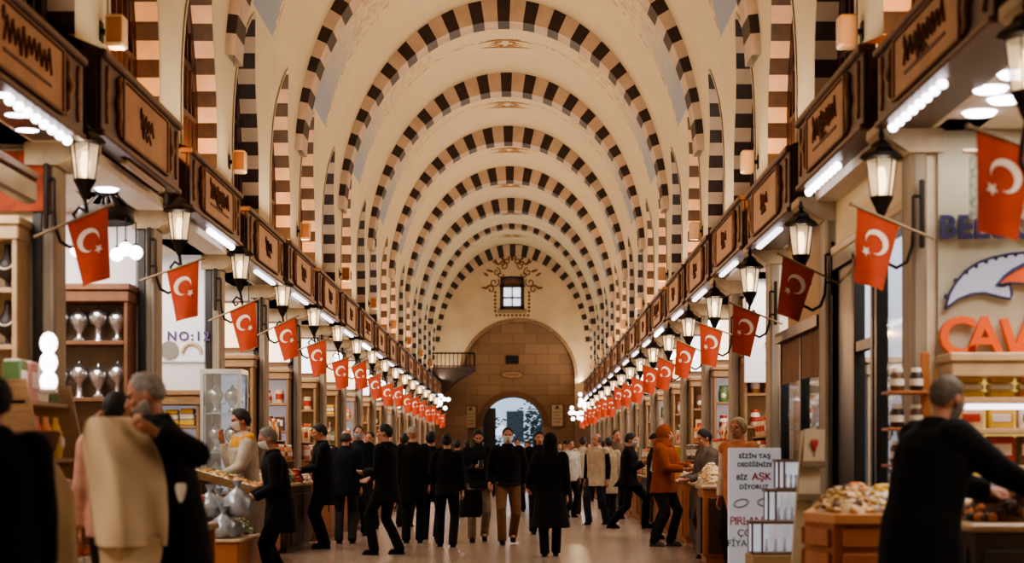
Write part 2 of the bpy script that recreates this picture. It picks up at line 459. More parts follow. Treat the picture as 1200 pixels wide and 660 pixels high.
# inner stone wall with the door opening
DX, DR, DZ = .0, 1.22, 2.55
do = arc_pts(DX, DZ, DR, PI, 0, 24, 1.18)
YI = YE + .55
for (x0, z0), (x1, z1) in zip(do, do[1:]):
    m.add([(x0, YI, z0), (x1, YI, z1), (x1, YI, 7.0), (x0, YI, 7.0)], [(0, 1, 2, 3)], 1)
    m.add([(x0, YI, z0), (x1, YI, z1), (x1, YI + 1.0, z1), (x0, YI + 1.0, z0)], [(3, 2, 1, 0)], 2)
    g = lambda x, z, r: (DX + (x - DX) * r, DZ + (z - DZ) * r)
    q = [(x0, z0), (x1, z1), g(x1, z1, 1.2), g(x0, z0, 1.2)]
    m.add([(p[0], YI - .05, p[1]) for p in q], [(0, 1, 2, 3)], 3)
    m.add([(q[0][0], YI - .05, q[0][1]), (q[1][0], YI - .05, q[1][1]), (q[1][0], YI, q[1][1]), (q[0][0], YI, q[0][1])], [(0, 1, 2, 3)], 3)
rect(-2.6, DX - DR, 0, 7.0, YI, 1); rect(DX + DR, 3.0, 0, 7.0, YI, 1)
for S in (-1, 1):
    x = DX + S * DR; m.add([(x, YI, 0), (x, YI + 1.0, 0), (x, YI + 1.0, DZ), (x, YI, DZ)], [(0, 1, 2, 3)], 2)
DK = mat('dark_reveal', '#140d09', .8)
RING = mat('door_arch_stone', '#6b4a31', .8, noise=.2)
struct(m.build('wall_end', [PL, BLK, DK, RING]))
EA = arch_mesh(2.93, 3.62, Z0, .47, .12, 22).build('trim_%d' % (tn + 1), [M['dark_stone'], M['light_stone']]); tn += 1
EA.location = (0, YE - .06, 0); struct(EA)
# small dark niche over the plaque
nm_ = MB(); z_ = vz(422, 69); nm_.bx(-.28, .24, YI - .05, YI + .02, z_ - .16, z_ + .18)
tn += 1; struct(nm_.build('trim_%d' % tn, DK))
# end window
w = MB(); w.bx(wx0 + .0, wx1, YE + .07, YE + .12, 8.12, 8.6, 0)
WF = mat('end_window_frame', '#2b1a12', .5)
w.bx(wx0, wx0 + .14, YE - .02, YE + .1, wz0, 8.4); w.bx(wx1 - .14, wx1, YE - .02, YE + .1, wz0, 8.4); w.bx(wx0, wx1, YE - .02, YE + .1, wz0, wz0 + .14); w.bx(wx0, wx1, YE - .02, YE + .1, 8.1, 8.22)
w.bx(-.045, .005, YE - .01, YE + .08, wz0, 8.15); w.bx(wx0, wx1, YE - .01, YE + .08, 7.66, 7.72)
ar = arc_pts(-.02, 8.1, .48, 0, PI, 14)
w.tube([(x, YE + .03, 8.1 + (z - 8.1) * .85) for x, z in ar], .06, 6)
wo = w.build('window_%d' % (wn + 1), WF); struct(wo)
gl = MB(); gl.add([(wx0, YE + .06, wz0), (wx1, YE + .06, wz0), (wx1, YE + .06, 8.15), (wx0, YE + .06, 8.15)], [(0, 1, 2, 3)])
gl.build('window_pane', mat('bright_pane', '#dfe8f4', .3, emit=1.6, ecol='#dbe6f6'), wo)
gt = MB(); gt.add([(x, YE + .05, 8.1 + (z - 8.1) * .85) for x, z in ar], [tuple(range(len(ar)))]); gt.build('fanlight', mat('fanlight', '#6d4630', .6), wo)
si = MB(); si.bx(-.6, .56, YE - .06, YE + .05, wz0 - .16, wz0, 0, .02); si.build('window_sill', mat('sill_stone', '#8d7357', .7), wo)
# painted arabesque round the window
pa = MB(); Y_ = YE - .012
def spiral(cx, cz, r, a, turns, sgn, n=22): return [(cx + r * (1 - .8 * i / n) * math.cos(a + sgn * turns * 2 * PI * i / n), Y_, cz + r * (1 - .8 * i / n) * math.sin(a + sgn * turns * 2 * PI * i / n)) for i in range(n + 1)]
for S in (-1, 1):
    X = lambda x: -.02 + S * x
    for (cx, cz, r, a, t) in ((.34, 8.95, .2, .2, 1.1), (.62, 8.72, .17, 1.5, 1.2), (.72, 8.3, .2, 2.4, 1.2), (.86, 8.02, .15, .8, 1.1), (.2, 9.12, .15, -.6, 1.0), (.48, 8.62, .14, 3.0, 1.0), (.4, 9.1, .14, 2, 1.0)):
        pa.tube(spiral(X(cx), cz, r, a if S > 0 else PI - a, t, S), .024, 5, flat=.4)
    for (cx, cz, l, an) in ((.1, 9.2, .32, 1.25), (.28, 9.12, .34, .85), (.5, 9.0, .34, .5), (.75, 8.72, .3, .3), (.95, 8.55, .25, .6), (.98, 8.05, .26, .2), (.6, 9.0, .3, 1.2), (.85, 8.2, .25, -.5)):
        pa.ball((X(cx + l / 2 * math.cos(an)), Y_, cz + l / 2 * math.sin(an)), (l / 2, .008, .045), 8, rot=Matrix.Rotation(-S * an if S > 0 else an, 3, 'Y'))
    for k in range(6): pa.ball((X(.68), Y_, 7.15 + k * .15), (.05, .008, .055), 6)
for k in range(9): pa.ball((-.66 + k * .16, Y_, 6.98), (.055, .008, .05), 6)
pa.ball((-.02, Y_, 9.35), (.06, .008, .2), 8)
tn += 1; struct(pa.build('trim_%d' % tn, mat('painted_scroll', '#6a4526', .8)))
# painted crown medallions in each bay of the vault
md = MB()
for S in (-1, 1):
    for (cx, cy, r, a, t) in ((.25, 0, .14, .3, 1), (.5, .05, .12, 2, 1), (.12, .18, .1, 1, 1), (.12, -.2, .1, -1, 1)):
        md.tube([(S * (p[0]), p[2], 0) for p in spiral(cx, cy, r, a, t, 1, 16)], .018, 5, flat=.35)
md.tube([(.72 * math.cos(t * 2 * PI / 28), .3 * math.sin(t * 2 * PI / 28), -.04 * abs(math.cos(t * 2 * PI / 28)) ** 2 * 1.6) for t in range(29)], .016, 5)
MD = md.mesh('trim_medallion', mat('painted_medallion', '#a8855f', .8))
for k in range(3, 12):
    tn += 1; o = bpy.data.objects.new('trim_%d' % tn, MD); COL.objects.link(o); struct(o); o.location = (0, ARCH0 + ARCHS * k + 3.4, CRN - .02)
# lower shop shells
SHX = 5.4
for S, nm in ((-1, 'left'), (1, 'right')):
    m = MB(); m.add([(S * SHX, -6, 0), (S * SHX, YE, 0), (S * SHX, YE, 3.6), (S * SHX, -6, 3.6)], [(0, 1, 2, 3)]); struct(m.build('wall_shop_' + nm, M['warmwall']))
    m = MB(); m.bx(S * 2.86, S * SHX, -6, 66.9, ZB, ZB + .1); struct(m.build('ceiling_shop_' + nm, M['cream']))
m = MB(); m.add([(-5.6, -6, 0), (5.6, -6, 0), (5.6, -6, 10.5), (-5.6, -6, 10.5)], [(0, 1, 2, 3)]); struct(m.build('wall_back', M['pier']))
# balcony with railing and stair at the far left
bal = empty('balcony', (-2.4, 66.5, 0)); tag(bal, 'dark iron-railed balcony high at the far end of the left row', 'balcony')
m = MB(); zb = vz(431, 66); m.bx(-.68, .95, -1.0, .45, zb - .12, zb); m.poly([(-.68, -.9, zb - .12), (.9, -.9, zb - .12), (.2, -.9, zb - .55), (-.4, -.9, zb - 1.1), (-.68, -.9, zb - 1.1)], (0, 1.3, 0)); m.build('platform', M['counter_dark'], bal)
m = MB(); m.bx(-.68, .95, -1.0, -.96, zb + .5, zb + .56); m.bx(-.68, .95, -1.0, -.96, zb + .02, zb + .06)
for k in range(11): m.bx(-.66 + k * .158, -.63 + k * .158, -1.0, -.96, zb, zb + .55)
m.bx(.91, .95, -1.0, .45, zb + .5, zb + .56); m.bx(.91, .95, -1.0, .45, zb + .02, zb + .06)
for k in range(8): m.bx(.91, .95, -.9 + k * .18, -.87 + k * .18, zb, zb + .55)
m.build('railing', M['black'], bal)
st = empty('stone_stair', (-2.3, 67.4, 0)); tag(st, 'stone staircase parapet rising to the balcony at the far end', 'stairs')
m = MB(); m.poly([(-.75, -.3, 0), (.5, -.3, 0), (.5, -.3, vz(441, 67)), (.05, -.3, vz(441, 67)), (-.75, -.3, vz(466, 67))], (0, .5, 0)); m.build('parapet_wall', BLK, st)
m = MB(); m.tube([(-.75, -.05, vz(466, 67) + .03), (.05, -.05, vz(441, 67) + .03), (.5, -.05, vz(441, 67) + .03)], .09, 6); m.build('coping', RING, st)
# plaque and notices
def flat_sign(name, u0, u1, v0, v1, d, mat_, label, cat='sign', frame=None):
    c = at((u0 + u1) / 2, (v0 + v1) / 2, d); r = empty(name, c); tag(r, label, cat)
    w_, h_ = (u1 - u0) * d / F, (v1 - v0) * d / F
    MB().box((0, 0, 0), (w_, .03, h_), 0, .008).build('board', mat_, r)
    fr = MB()
    for sx in (-1, 1): fr.box((sx * w_ / 2, -.01, 0), (.04, .05, h_ + .04))
    for sz in (-1, 1): fr.box((0, -.01, sz * h_ / 2), (w_ + .04, .05, .04))
    fr.build('frame', frame or M['wood_edge'], r)
    return r, w_, h_
SIGN = mat('notice_board_cream', '#b39a7c', .7, noise=.1)
for a in ((545, 558, 476, 502, 68.95, 'left'), (646, 660, 474, 500, 68.95, 'right')):
    r, w_, h_ = flat_sign('notice_board', a[0], a[1], a[2], a[3], a[4], SIGN, 'small framed stone notice board on the end wall %s of the doorway' % a[5])
    t = MB()
    for k in range(5): t.box((0, -.02, h_ * (.3 - .15 * k)), (w_ * (.7 if k % 2 else .5), .006, .025))
    t.ball((0, -.02, h_ * .38), (.07, .01, .06), 8); t.build('printed_lines', M['script'], r)
c = at(600, 439.5, 68.98); r = empty('oval_plaque', c); tag(r, 'small oval ochre plaque on the stone wall above the doorway', 'sign')
m = MB(); m.lathe([(.43, 0), (.43, .03), (.38, .05)], n=24, axis='y'); 
for i, v in enumerate(m.v): m.v[i] = (v[0], v[1], v[2] * .3)
m.build('plate', mat('plaque_ochre', '#9c7450', .5), r)
t = MB()
for k in range(5): t.box((-.24 + k * .12, -.055, 0), (.07, .01, .05 + .03 * (k % 2)))
t.build('relief_lettering', M['script'], r)
# outside, beyond the doorway
m = MB(); m.add([(-20, 70, -.02), (20, 70, -.02), (20, 110, -.02), (-20, 110, -.02)], [(0, 1, 2, 3)]); struct(m.build('ground_outside', mat('outside_paving', '#9aa0a6', .8, noise=.1)))
b = empty('building', (-1, 100, 0)); tag(b, 'pale building across the square seen through the far doorway', 'building')
m = MB(); m.bx(-7, 9, 0, 6, 0, 6.5); m.build('facade', mat('facade_pale', '#d5dbe2', .8), b)
for k in range(7):
    m = MB(); m.bx(-5.5 + k * 2, -4.5 + k * 2, -.06, .1, 2.2, 4.0); m.build('window_opening', mat('facade_dark', '#232830', .4), b)
for i, (u, d, s) in enumerate(((625, 84, 1.0), (573, 82, .8), (636, 88, 1.1))):
    p = at(u, 537, d); t = empty('tree', (p.x, d, 0)); tag(t, ['dark leafy tree outside the doorway, tallest middle one', 'dark leafy tree outside at the left door edge', 'dark leafy tree outside at the right door edge'][i], 'tree')
    MB().tube([(0, 0, 0), (.05, 0, 1.2 * s), (.0, 0, 2.4 * s)], [.12, .1, .06], 8).build('trunk', M['counter_dark'], t)
    m = MB(); rr = random.Random(i)
    for q in range(300):
        m.ball((rr.gauss(0, .5) * s, rr.gauss(0, .4), (2.7 + rr.gauss(0, .6)) * s), (rr.uniform(.04, .12), rr.uniform(.04, .12), .04), 5)
    m.build('crown', mat('tree_leaves', '#27302a', .8), t)
p = at(588, 537, 80); t = empty('stall_umbrella', (p.x, 80, 0)); tag(t, 'white stall umbrella outside, seen through the far doorway', 'umbrella')
MB().tube([(0, 0, 0), (0, 0, 2.7)], .03, 8).build('pole', M['steel'], t)
MB().lathe([(.62, 2.3), (.4, 2.5), (.02, 2.8)], n=10, cap=False, smooth=False).build('canopy', mat('umbrella_white', '#f2f4f7', .7), t)

do_ = empty('door_1', (-1.2, YI + .85, 0)); struct(do_)
m = MB(); m.bx(0, .5, 0, .07, 0, 3.3, 0, .01); m.build('door_leaf', M['frame_black'], do_)
m = MB(); m.tube([(.42, -.03, 1.0), (.42, -.06, 1.1), (.42, -.03, 1.2)], .015, 6); m.build('handle', M['steel'], do_)
# ------------------------------------------------------------------ shop rows
DL = lambda n: 12.28 + 3.3 * n
DRr = lambda n: 11.76 + 3.27 * n
NMIN, NMAX = -3, 16
SIDES = ((-1, 'left', DL), (1, 'right', DRr))
def face(S): return 0 if S < 0 else PI      # prototypes are made for the left row, looking towards +X

# glass
def glass_mat():
    m = bpy.data.materials.new('clear_glass'); m.use_nodes = True; nt = m.node_tree; nt.nodes.clear()
    o = nt.nodes.new('ShaderNodeOutputMaterial'); t = nt.nodes.new('ShaderNodeBsdfTransparent'); g = nt.nodes.new('ShaderNodeBsdfGlossy'); x = nt.nodes.new('ShaderNodeMixShader')
    t.inputs[0].default_value = (.93, .96, .97, 1); g.inputs['Roughness'].default_value = .05; g.inputs[0].default_value = (.9, .95, 1, 1); x.inputs[0].default_value = .12
    nt.links.new(t.outputs[0], x.inputs[1]); nt.links.new(g.outputs[0], x.inputs[2]); nt.links.new(x.outputs[0], o.inputs[0]); return m
GLASS = glass_mat()

# pillars, partitions
pm = MB(); pm.bx(-.1, 0, -.3, 0, .22, 3.34, 0, .02); pm.bx(-.12, .03, -.33, .03, 0, .22, 0, .02)
pm.tube([(-.02, -.305, .3), (-.02, -.305, 3.3)], .025, 6)
PILM = pm.mesh('trim_pillar', M['stone'])
cm = MB(); cm.poly([(-.2, -.36, 3.3), (.03, -.36, 3.3), (.24, -.36, 3.44), (.24, -.36, 3.5), (-.2, -.36, 3.5)], (0, .4, 0)); CAPM = cm.mesh('capital', M['capital'])
bm_ = MB(); bm_.bx(-.15, .1, -.42, -.02, 3.5, 4.05, 0, .01); bm_.ball((.1, -.22, 3.9), (.05, .1, .1), 8); BRM = bm_.mesh('bracket', M['frame_black'])
dm = MB(); dm.bx(-.16, -.1, -.3, -.2, 0, 3.4); DSM = dm.mesh('dark_strip', M['frame_black'])
def child(me, name, parent):
    o = bpy.data.objects.new(name, me); COL.objects.link(o); o.parent = parent; return o
for S, nm, D in SIDES:
    for n in range(NMIN, NMAX + 1):
        tn += 1
        o = bpy.data.objects.new('trim_%d' % tn, PILM); COL.objects.link(o); struct(o)
        o.location = (S * 2.95, D(n) - (0 if S < 0 else .3), 0); o.rotation_euler[2] = face(S)
        child(CAPM, 'capital', o); child(BRM, 'bracket', o)
        if n <= 4: child(DSM, 'dark_strip', o)
        pw = MB(); pw.bx(S * 3.05, S * 5.4, D(n) - .26, D(n) - .06, 0, ZB)
        wl = pw.build('wall_partition_%s_%d' % (nm, n + 4), M['cream'] if n in (1, 2, 3, 6, 9, 12) else M['warmwall']); struct(wl)

# fascias with name boards (prototype faces +X; origin at the middle of its lower back edge)
FL = 2.78; FH = .58
def fascia(bulbs):
    r = empty('shop_fascia')
    m = MB(); m.bx(-.36, -.03, -FL / 2, FL / 2, 0, FH, 0, .01); m.bx(-.03, 0, -FL / 2, FL / 2, .02, FH - .03, 0, .008); m.build('board', M['wood'], r)
    m = MB(); m.bx(-.1, .035, -FL / 2 - .01, FL / 2 + .01, FH - .05, FH + .01, 0, .012); m.bx(-.06, .025, -FL / 2 - .01, FL / 2 + .01, -.005, .045, 0, .012); m.build('moulding', M['wood_edge'], r)
    m = MB(); m.add([(.02, -FL / 2, FH), (.02, FL / 2, FH), (-.4, FL / 2, FH + .16), (-.4, -FL / 2, FH + .16)], [(0, 1, 2, 3)]); m.build('top_slope', mat('ledge_top', '#7d5430', .7, noise=.2), r)
    p = MB(); p.bx(0, .022, -.78, .78, .08, FH - .09, 0, .01); po = p.build('name_panel', M['panel'], r)
    m = MB()
    for s in (-1, 1): m.bx(0, .034, -.82, .82, (.06 if s < 0 else FH - .09), (.08 if s < 0 else FH - .07), 0, .006); m.bx(0, .034, s * .8 - .02, s * .8 + .02, .06, FH - .07, 0, .006)
    m.build('panel_frame', M['panel_frame'], po)
    for s in (-1, 1):
        g = MB()
        g.tube([(.014, s * .86, .08), (.016, s * .94, .13), (.016, s * .91, .22), (.02, s * .98, .29), (.016, s * .91, .36), (.016, s * .94, .45), (.014, s * .86, .5)], [.014, .024, .026, .034, .026, .024, .014], 6)
        g.build('carved_ornament', M['gilt'], r)
        g = MB(); g.rings([[(.002, s * 1.24 + w * 1.0, z), (.02, s * 1.24 + w * .3, z), (.02, s * 1.24 - w * .3, z), (.002, s * 1.24 - w, z)] for w, z in ((.01, .1), (.045, .16), (.03, .24), (.055, .3), (.03, .37), (.045, .44), (.01, .5))])
        g.build('carved_ornament', M['gilt'], r)
    m = MB()
    if bulbs:
        bl = None
        for k in range(8):
            if bl is None: bl = MB().ball((0, 0, 0), .034, 8).build('bulb', M['bulb'], r); b2 = bl
            else: b2 = bl.copy(); COL.objects.link(b2)
            b2.location = (-.06, -.1 + k * 1.3 / 7, -.035)
    else:
        m.bx(-.09, -.03, -.45, .95, -.05, -.01, 0, .01); m.build('strip_light', M['strip'], r)
    return r
FB, FS = fascia(True), fascia(False)
def squiggle(m, y0, y1, z, h, seed):
    rr = random.Random(seed); n = int((y1 - y0) / .055); pts = []
    for i in range(n + 1):
        y = y0 + (y1 - y0) * i / n
        pts.append((.028, y, z + h * (rr.uniform(.25, .5) if i % 2 else rr.uniform(-.5, -.2))))
    m.tube(pts, .008, 4); m.ball((.028, y0, z + h * .4), (.008, .03, .05), 6)
zlist = {('left', -1): (3.44, .96), ('left', 0): (3.58, 1.06), ('left', 1): (3.53, .95), ('left', 2): (3.45, 1), ('right', -1): (3.45, .88), ('right', 0): (3.54, 1.02), ('right', 1): (3.44, 1.0)}
BULBS = {('left', -1), ('left', 1), ('right', -1), ('right', 0), ('left', 6), ('right', 5)}
used = {}
for S, nm, D in SIDES:
    for n in range(-2, NMAX):
        b = (nm, n) in BULBS; src = FB if b else FS
        o = copy_tree(src) if src.name in used else src; used[src.name] = 1
        z, k = zlist.get((nm, n), (3.5, 1.0))
        if S > 0:
            for c in o.children:
                if c.name.startswith('bulb'): c.location.y = -c.location.y
                if c.name.startswith('strip_light'): c.location.y = -.5
        if (nm, n) == ('left', 0):
            for c in o.children:
                if c.name.startswith('strip_light'): c.data = c.data.copy(); c.data.materials[0] = mat('strip_unlit', '#b7a08a', .5)
        o.location = (S * 2.7, (D(n) + D(n + 1)) / 2 - .25 + (.0 if S < 0 else .12), z); o.rotation_euler[2] = face(S); o.scale = (1, 1, k)
        tag(o, 'dark wooden fascia with gold name board, %s along the %s row from the camera' % (ORD[n + 2], nm), 'shop fascia', 'wooden shop fascias of the %s row' % nm)
        if n < 8:
            pan = [c for c in o.children if c.name.startswith('name_panel')][0]
            t = MB()
            if (nm, n) == ('left', -1): squiggle(t, -.5, .5, .33, .2, 3); t.bx(.02, .03, -.5, .5, .18, .2)
            else:
                squiggle(t, -.22, .22, .31, .13, n * 7 + (S > 0)); squiggle(t, -.15, .12, .22, .07, n * 5 + 2)
            t.build('painted_lettering', M['script'], pan)

# wall lanterns
def lantern():
    r = empty('wall_lantern')
    m = MB(); m.box((-.01, 0, 0), (.035, .03, .46), 0, .008); m.build('wall_plate', M['black'], r)
    m = MB(); m.tube([(0, 0, .12), (.05, 0, .12)], .012, 6); m.tube([(0, 0, -.12), (.05, 0, -.12), (.055, 0, -.22), (.09, 0, -.32), (.16, 0, -.36), (.24, 0, -.32), (.29, 0, -.22), (.28, 0, -.12), (.22, 0, -.08), (.18, 0, -.13), (.21, 0, -.18), (.24, 0, -.15)], .013, 6)
    m.tube([(.05, 0, .12), (.05, 0, -.12)], .01, 6); m.tube([(.28, 0, -.14), (.26, 0, -.02)], .014, 6); m.build('scroll_arm', M['black'], r)
    L_ = empty('lantern_body'); L_.parent = r
    c = (.26, 0, 0)
    MB().lathe([(.012, -.03), (.03, .0), (.045, .04), (.075, .1), (.08, .115)], c, 6, smooth=False).build('base_cup', M['black'], L_)
    MB().lathe([(.068, .115), (.1, .36)], c, 6, smooth=False, cap=False).build('glass', M['lamp_glass'], L_)
    MB().lathe([(.02, .13), (.03, .17), (.034, .24), (.02, .31)], c, 8).build('bulb', M['lamp'], L_)
    m = MB(); m.lathe([(.105, .355), (.15, .37), (.13, .4), (.075, .44), (.06, .47), (.045, .48), (.015, .5), (.022, .52), (.006, .58)], c, 6, smooth=False)
    for k in range(6):
        a = PI / 3 * k; m.tube([(c[0] + .07 * math.cos(a), .07 * math.sin(a), .11), (c[0] + .102 * math.cos(a), .102 * math.sin(a), .36)], .005, 4)
    m.build('cap', M['black'], L_)
    return r
LN = lantern(); first = True
for S, nm, D in SIDES:
    for n in range(-1, NMAX + 1):
        o = LN if first else copy_tree(LN); first = False
        zz = 3.08 if S < 0 else 2.88
        o.location = (S * 2.985, D(n) - (.37 if S < 0 else .37), zz); o.rotation_euler[2] = face(S)
        tag(o, 'black iron scroll lantern lit on the %s pillar of the %s row' % (ORD[n + 1], nm), 'lantern', 'wall lanterns of the %s row' % nm)

# flags
def flag(S):
    r = empty('hanging_flag')
    a, b_ = Vector((S * .06, 0, -.02)), Vector((-S * .44, 0, .19))
    m = MB(); m.tube([a, b_], .009, 6); m.ball(b_, .014, 6); m.build('rod', M['rod'], r)
    # cloth hung from the outer half of the rod
    p0 = a.lerp(b_, .42); p1 = a.lerp(b_, .93); q0 = Vector((p0.x - S * .1, 0, p0.z - .4)); q1 = Vector((p1.x - S * .015, 0, p1.z - .45))
    def P(u, v, off=0):
        t = p0.lerp(p1, u).lerp(q0.lerp(q1, u), v)
        return Vector((t.x, .018 * math.sin(u * 5 + v * 3) * v - off, t.z))
    m = MB(); U, V = 6, 8
    vs = [P(i / U, j / V) for j in range(V + 1) for i in range(U + 1)]
    fs = [(j * (U + 1) + i, j * (U + 1) + i + 1, (j + 1) * (U + 1) + i + 1, (j + 1) * (U + 1) + i) for j in range(V) for i in range(U)]
    m.add(vs, fs, 0, True); cl = m.build('cloth', M['red'], r)
    e = MB(); n = 28; asp = .55
    def Q(cx, cy, rr_, an): return (cx + rr_ * math.cos(an), cy + rr_ * asp * math.sin(an))
    for off in (.004, -.004):
        out, inn = [], []
        for i in range(n + 1):
            an = -2.62 + 5.24 * i / n + .8 + PI
            x, y = .44 + .31 * math.cos(an), .37 + .31 * asp * math.sin(an); out.append(P(x, y, off))
            # inner circle, pushed towards the opening
            dx, dy = math.cos(.8), math.sin(.8)
            k = .215 / .27; x2, y2 = .44 + dx * .09 + .235 * math.cos(an) , .37 + dy * .09 * asp + .235 * asp * math.sin(an)
            inn.append(P(x2, y2, off))
        # clip so that the horns taper to points
        inn[0], inn[-1] = out[0], out[-1]
        e.add(out + inn, [(i, i + 1, n + 2 + i, n + 1 + i) for i in range(n)], 0, True)
        st_ = []
        for k in range(10):
            rr_ = .13 if k % 2 == 0 else .055; an = k * PI / 5 + .4
            st_.append(P(.46 + .36 * math.cos(.8) + rr_ * math.cos(an), .38 + .42 * asp * math.sin(.8) + rr_ * asp * math.sin(an), off))
        e.add(st_, [tuple(range(10))], 0)
    e.build('crescent_and_star', M['white'], cl)
    return r
for S, nm, D in SIDES:
    pf = flag(S)
    for n in range(-1 if S > 0 else 0, NMAX + 1):
        o = pf if n == (-1 if S > 0 else 0) else copy_tree(pf)
        o.location = (S * 2.985, D(n) - .48 + .0 * n, 2.78 + (0.02 if S < 0 else -.06) + .05 * math.sin(n * 2.3)); 
        o.scale = (1.1, 1.1, 1.1); o.rotation_euler = (0, .06 * math.sin(n * 1.7), .1 * math.sin(n * 3.1))
        if S > 0 and n == -1: o.location.y = D(n) - .2
        i = n if S < 0 else n + 1
        tag(o, 'small red flag with white crescent hanging %s along the %s row' % (ORD[i], nm), 'flag', 'crescent flags of the %s row' % nm)

# ------------------------------------------------------------------ goods
PAL = {'red': '#a8321f', 'orange': '#c4702c', 'yellow': '#c9a03a', 'green': '#4f6a3a', 'white': '#d6cdbf', 'cream': '#c8ab80', 'brown': '#5d3a22', 'blue': '#4d6478', 'pink': '#b77c70', 'dark': '#2a1c16', 'gold': '#a57b36', 'grey': '#83807c'}
def pmat(c): return mat('goods_' + c, PAL[c], .5, noise=.12, nscale=12)
GM = {}
def goods_mesh(kind, c):
    k = (kind, c)
    if k in GM: return GM[k]
    m = MB(); mats = [pmat(c), pmat('white' if c not in ('white', 'cream') else 'red'), M['steel']]
    if kind == 'carton':
        m.box((0, 0, .11), (.15, .1, .22), 0, .008); m.box((0, -.05, .12), (.11, .008, .09), 1, .003); m.box((0, 0, .222), (.13, .085, .008), 1, .002)
    elif kind == 'jar':
        m.lathe([(.05, 0), (.062, .02), (.062, .14), (.045, .17)], n=10); m.lathe([(.05, .168), (.05, .2), (.045, .206)], n=10, mi=1); m.lathe([(.0635, .05), (.0635, .11)], n=10, mi=1, cap=False)
    elif kind == 'tin':
        m.lathe([(.06, 0), (.065, .01), (.065, .2), (.06, .21), (.05, .212)], n=12); m.lathe([(.066, .06), (.066, .15)], n=12, mi=1, cap=False)
    elif kind == 'bottle':
        m.lathe([(.035, 0), (.04, .02), (.04, .15), (.016, .2), (.014, .25)], n=10); m.lathe([(.018, .245), (.018, .275), (.012, .28)], n=8, mi=1)
    elif kind == 'pouch':
        m.rings([[(w * math.cos(a), d * math.sin(a), z) for a in [2 * PI * i / 10 for i in range(10)]] for w, d, z in ((.06, .035, 0), (.075, .045, .06), (.07, .035, .15), (.06, .006, .21), (.065, .004, .24))], 0); m.ball((0, -.04, .09), (.04, .012, .04), 8, 1)
    elif kind == 'kettle':
        m.lathe([(.05, 0), (.07, .02), (.035, .06), (.03, .1), (.07, .15), (.105, .22), (.1, .29), (.05, .33), (.02, .35), (.022, .37), (.005, .39)], n=14, mi=2); m.tube([(.09, 0, .25), (.13, 0, .24), (.13, 0, .14), (.07, 0, .12)], .01, 6, 2)
    elif kind == 'grinder':
        m.lathe([(.06, 0), (.06, .02), (.04, .03), (.04, .17), (.09, .2), (.11, .26), (.1, .32), (.05, .37), (.012, .38), (.012, .41)], n=14, mi=2)
    elif kind == 'bowl':
        m.lathe([(.03, 0), (.05, .01), (.09, .07), (.095, .08), (.085, .075), (.04, .02)], n=14, mi=0); m.lathe([(.086, .07), (.05, .1), (.01, .115)], n=12, mi=1)
    elif kind == 'bust':
        m.lathe([(.07, 0), (.075, .012), (.02, .02), (.02, .06), (.075, .1), (.085, .16), (.06, .21), (.028, .25), (.026, .32), (.02, .33)], n=12, mi=0)
        m.tube([(.06 * math.cos(a), -.062 - .02 * math.sin(a) ** 2, .2 - .06 * abs(math.sin(a))) for a in [PI * i / 10 for i in range(11)]], .007, 5, 1)
    elif kind == 'lokum':
        for i in range(3): m.box((0, 0, .03 + i * .06), (.16 - .01 * i, .11, .055), i % 2, .01)
    me = m.mesh(kind, mats); me.update(); GM[k] = me
    import bmesh
    bb = bmesh.new(); bb.from_mesh(me); bmesh.ops.recalc_face_normals(bb, faces=bb.faces); bb.to_mesh(me); bb.free()
    return me
GNAME = {'carton': 'product_carton', 'jar': 'lidded_jar', 'tin': 'food_tin', 'bottle': 'glass_bottle', 'pouch': 'spice_pouch', 'kettle': 'metal_kettle', 'grinder': 'coffee_grinder', 'bowl': 'spice_bowl', 'bust': 'jewellery_bust', 'lokum': 'sweet_box_stack'}
GCAT = {'carton': 'carton', 'jar': 'jar', 'tin': 'tin', 'bottle': 'bottle', 'pouch': 'pouch', 'kettle': 'kettle', 'grinder': 'grinder', 'bowl': 'bowl', 'bust': 'display bust', 'lokum': 'sweet boxes'}
GHT = {'carton': .226, 'jar': .206, 'tin': .212, 'bottle': .28, 'pouch': .24, 'kettle': .39, 'grinder': .41, 'bowl': .115, 'bust': .33, 'lokum': .18}
def put(kind, c, loc, rz, label, group, sc_=1):
    o = bpy.data.objects.new(GNAME[kind], goods_mesh(kind, c)); COL.objects.link(o); o.location = loc; o.rotation_euler[2] = rz
    o.scale = (sc_,) * 3 if isinstance(sc_, (int, float)) else sc_
    tag(o, label, GCAT[kind], group); return o
TIER = ['bottom', 'second', 'third', 'fourth', 'fifth', 'sixth']
def shelf_unit(S, nm, n, x0, x1, y, tiers, depth=.3, top=None, label=None, back=None, wood=None):
    # shelves standing against the far partition of a shop, open towards the camera; y is the back
    a, b_ = sorted((S * x0, S * x1)); r = empty('shelf_unit', ((a + b_) / 2, y, 0)); hw = (b_ - a) / 2
    tag(r, label or ('wooden shelf unit of goods in the %s shop of the %s row' % (ORD[n + 1], nm)), 'shelf')
    t = top or tiers[-1] + .5; W = wood or M['shelf']
    MB().bx(-hw, hw, -.03, -.005, .05, t).build('back_panel', back or mat('shelf_back', '#b59a78', .7), r)
    m = MB(); m.bx(-hw, -hw + .035, -depth, -.03, 0, t, 0, .005); m.build('side_panel', W, r)
    m = MB(); m.bx(hw - .035, hw, -depth, -.03, 0, t, 0, .005); m.build('side_panel', W, r)
    for z in tiers: MB().bx(-hw + .035, hw - .035, -depth, -.03, z - .035, z, 0, .004).build('shelf_board', W, r)
    m = MB(); m.bx(-hw - .03, hw + .03, -depth - .04, -.005, t, t + .06, 0, .01); m.bx(-hw - .015, hw + .015, -depth - .02, -.005, t - .1, t, 0, .01); m.build('cornice', W, r)
    return r
KINDS = ['carton', 'jar', 'tin', 'bottle', 'pouch', 'lokum', 'carton', 'jar']
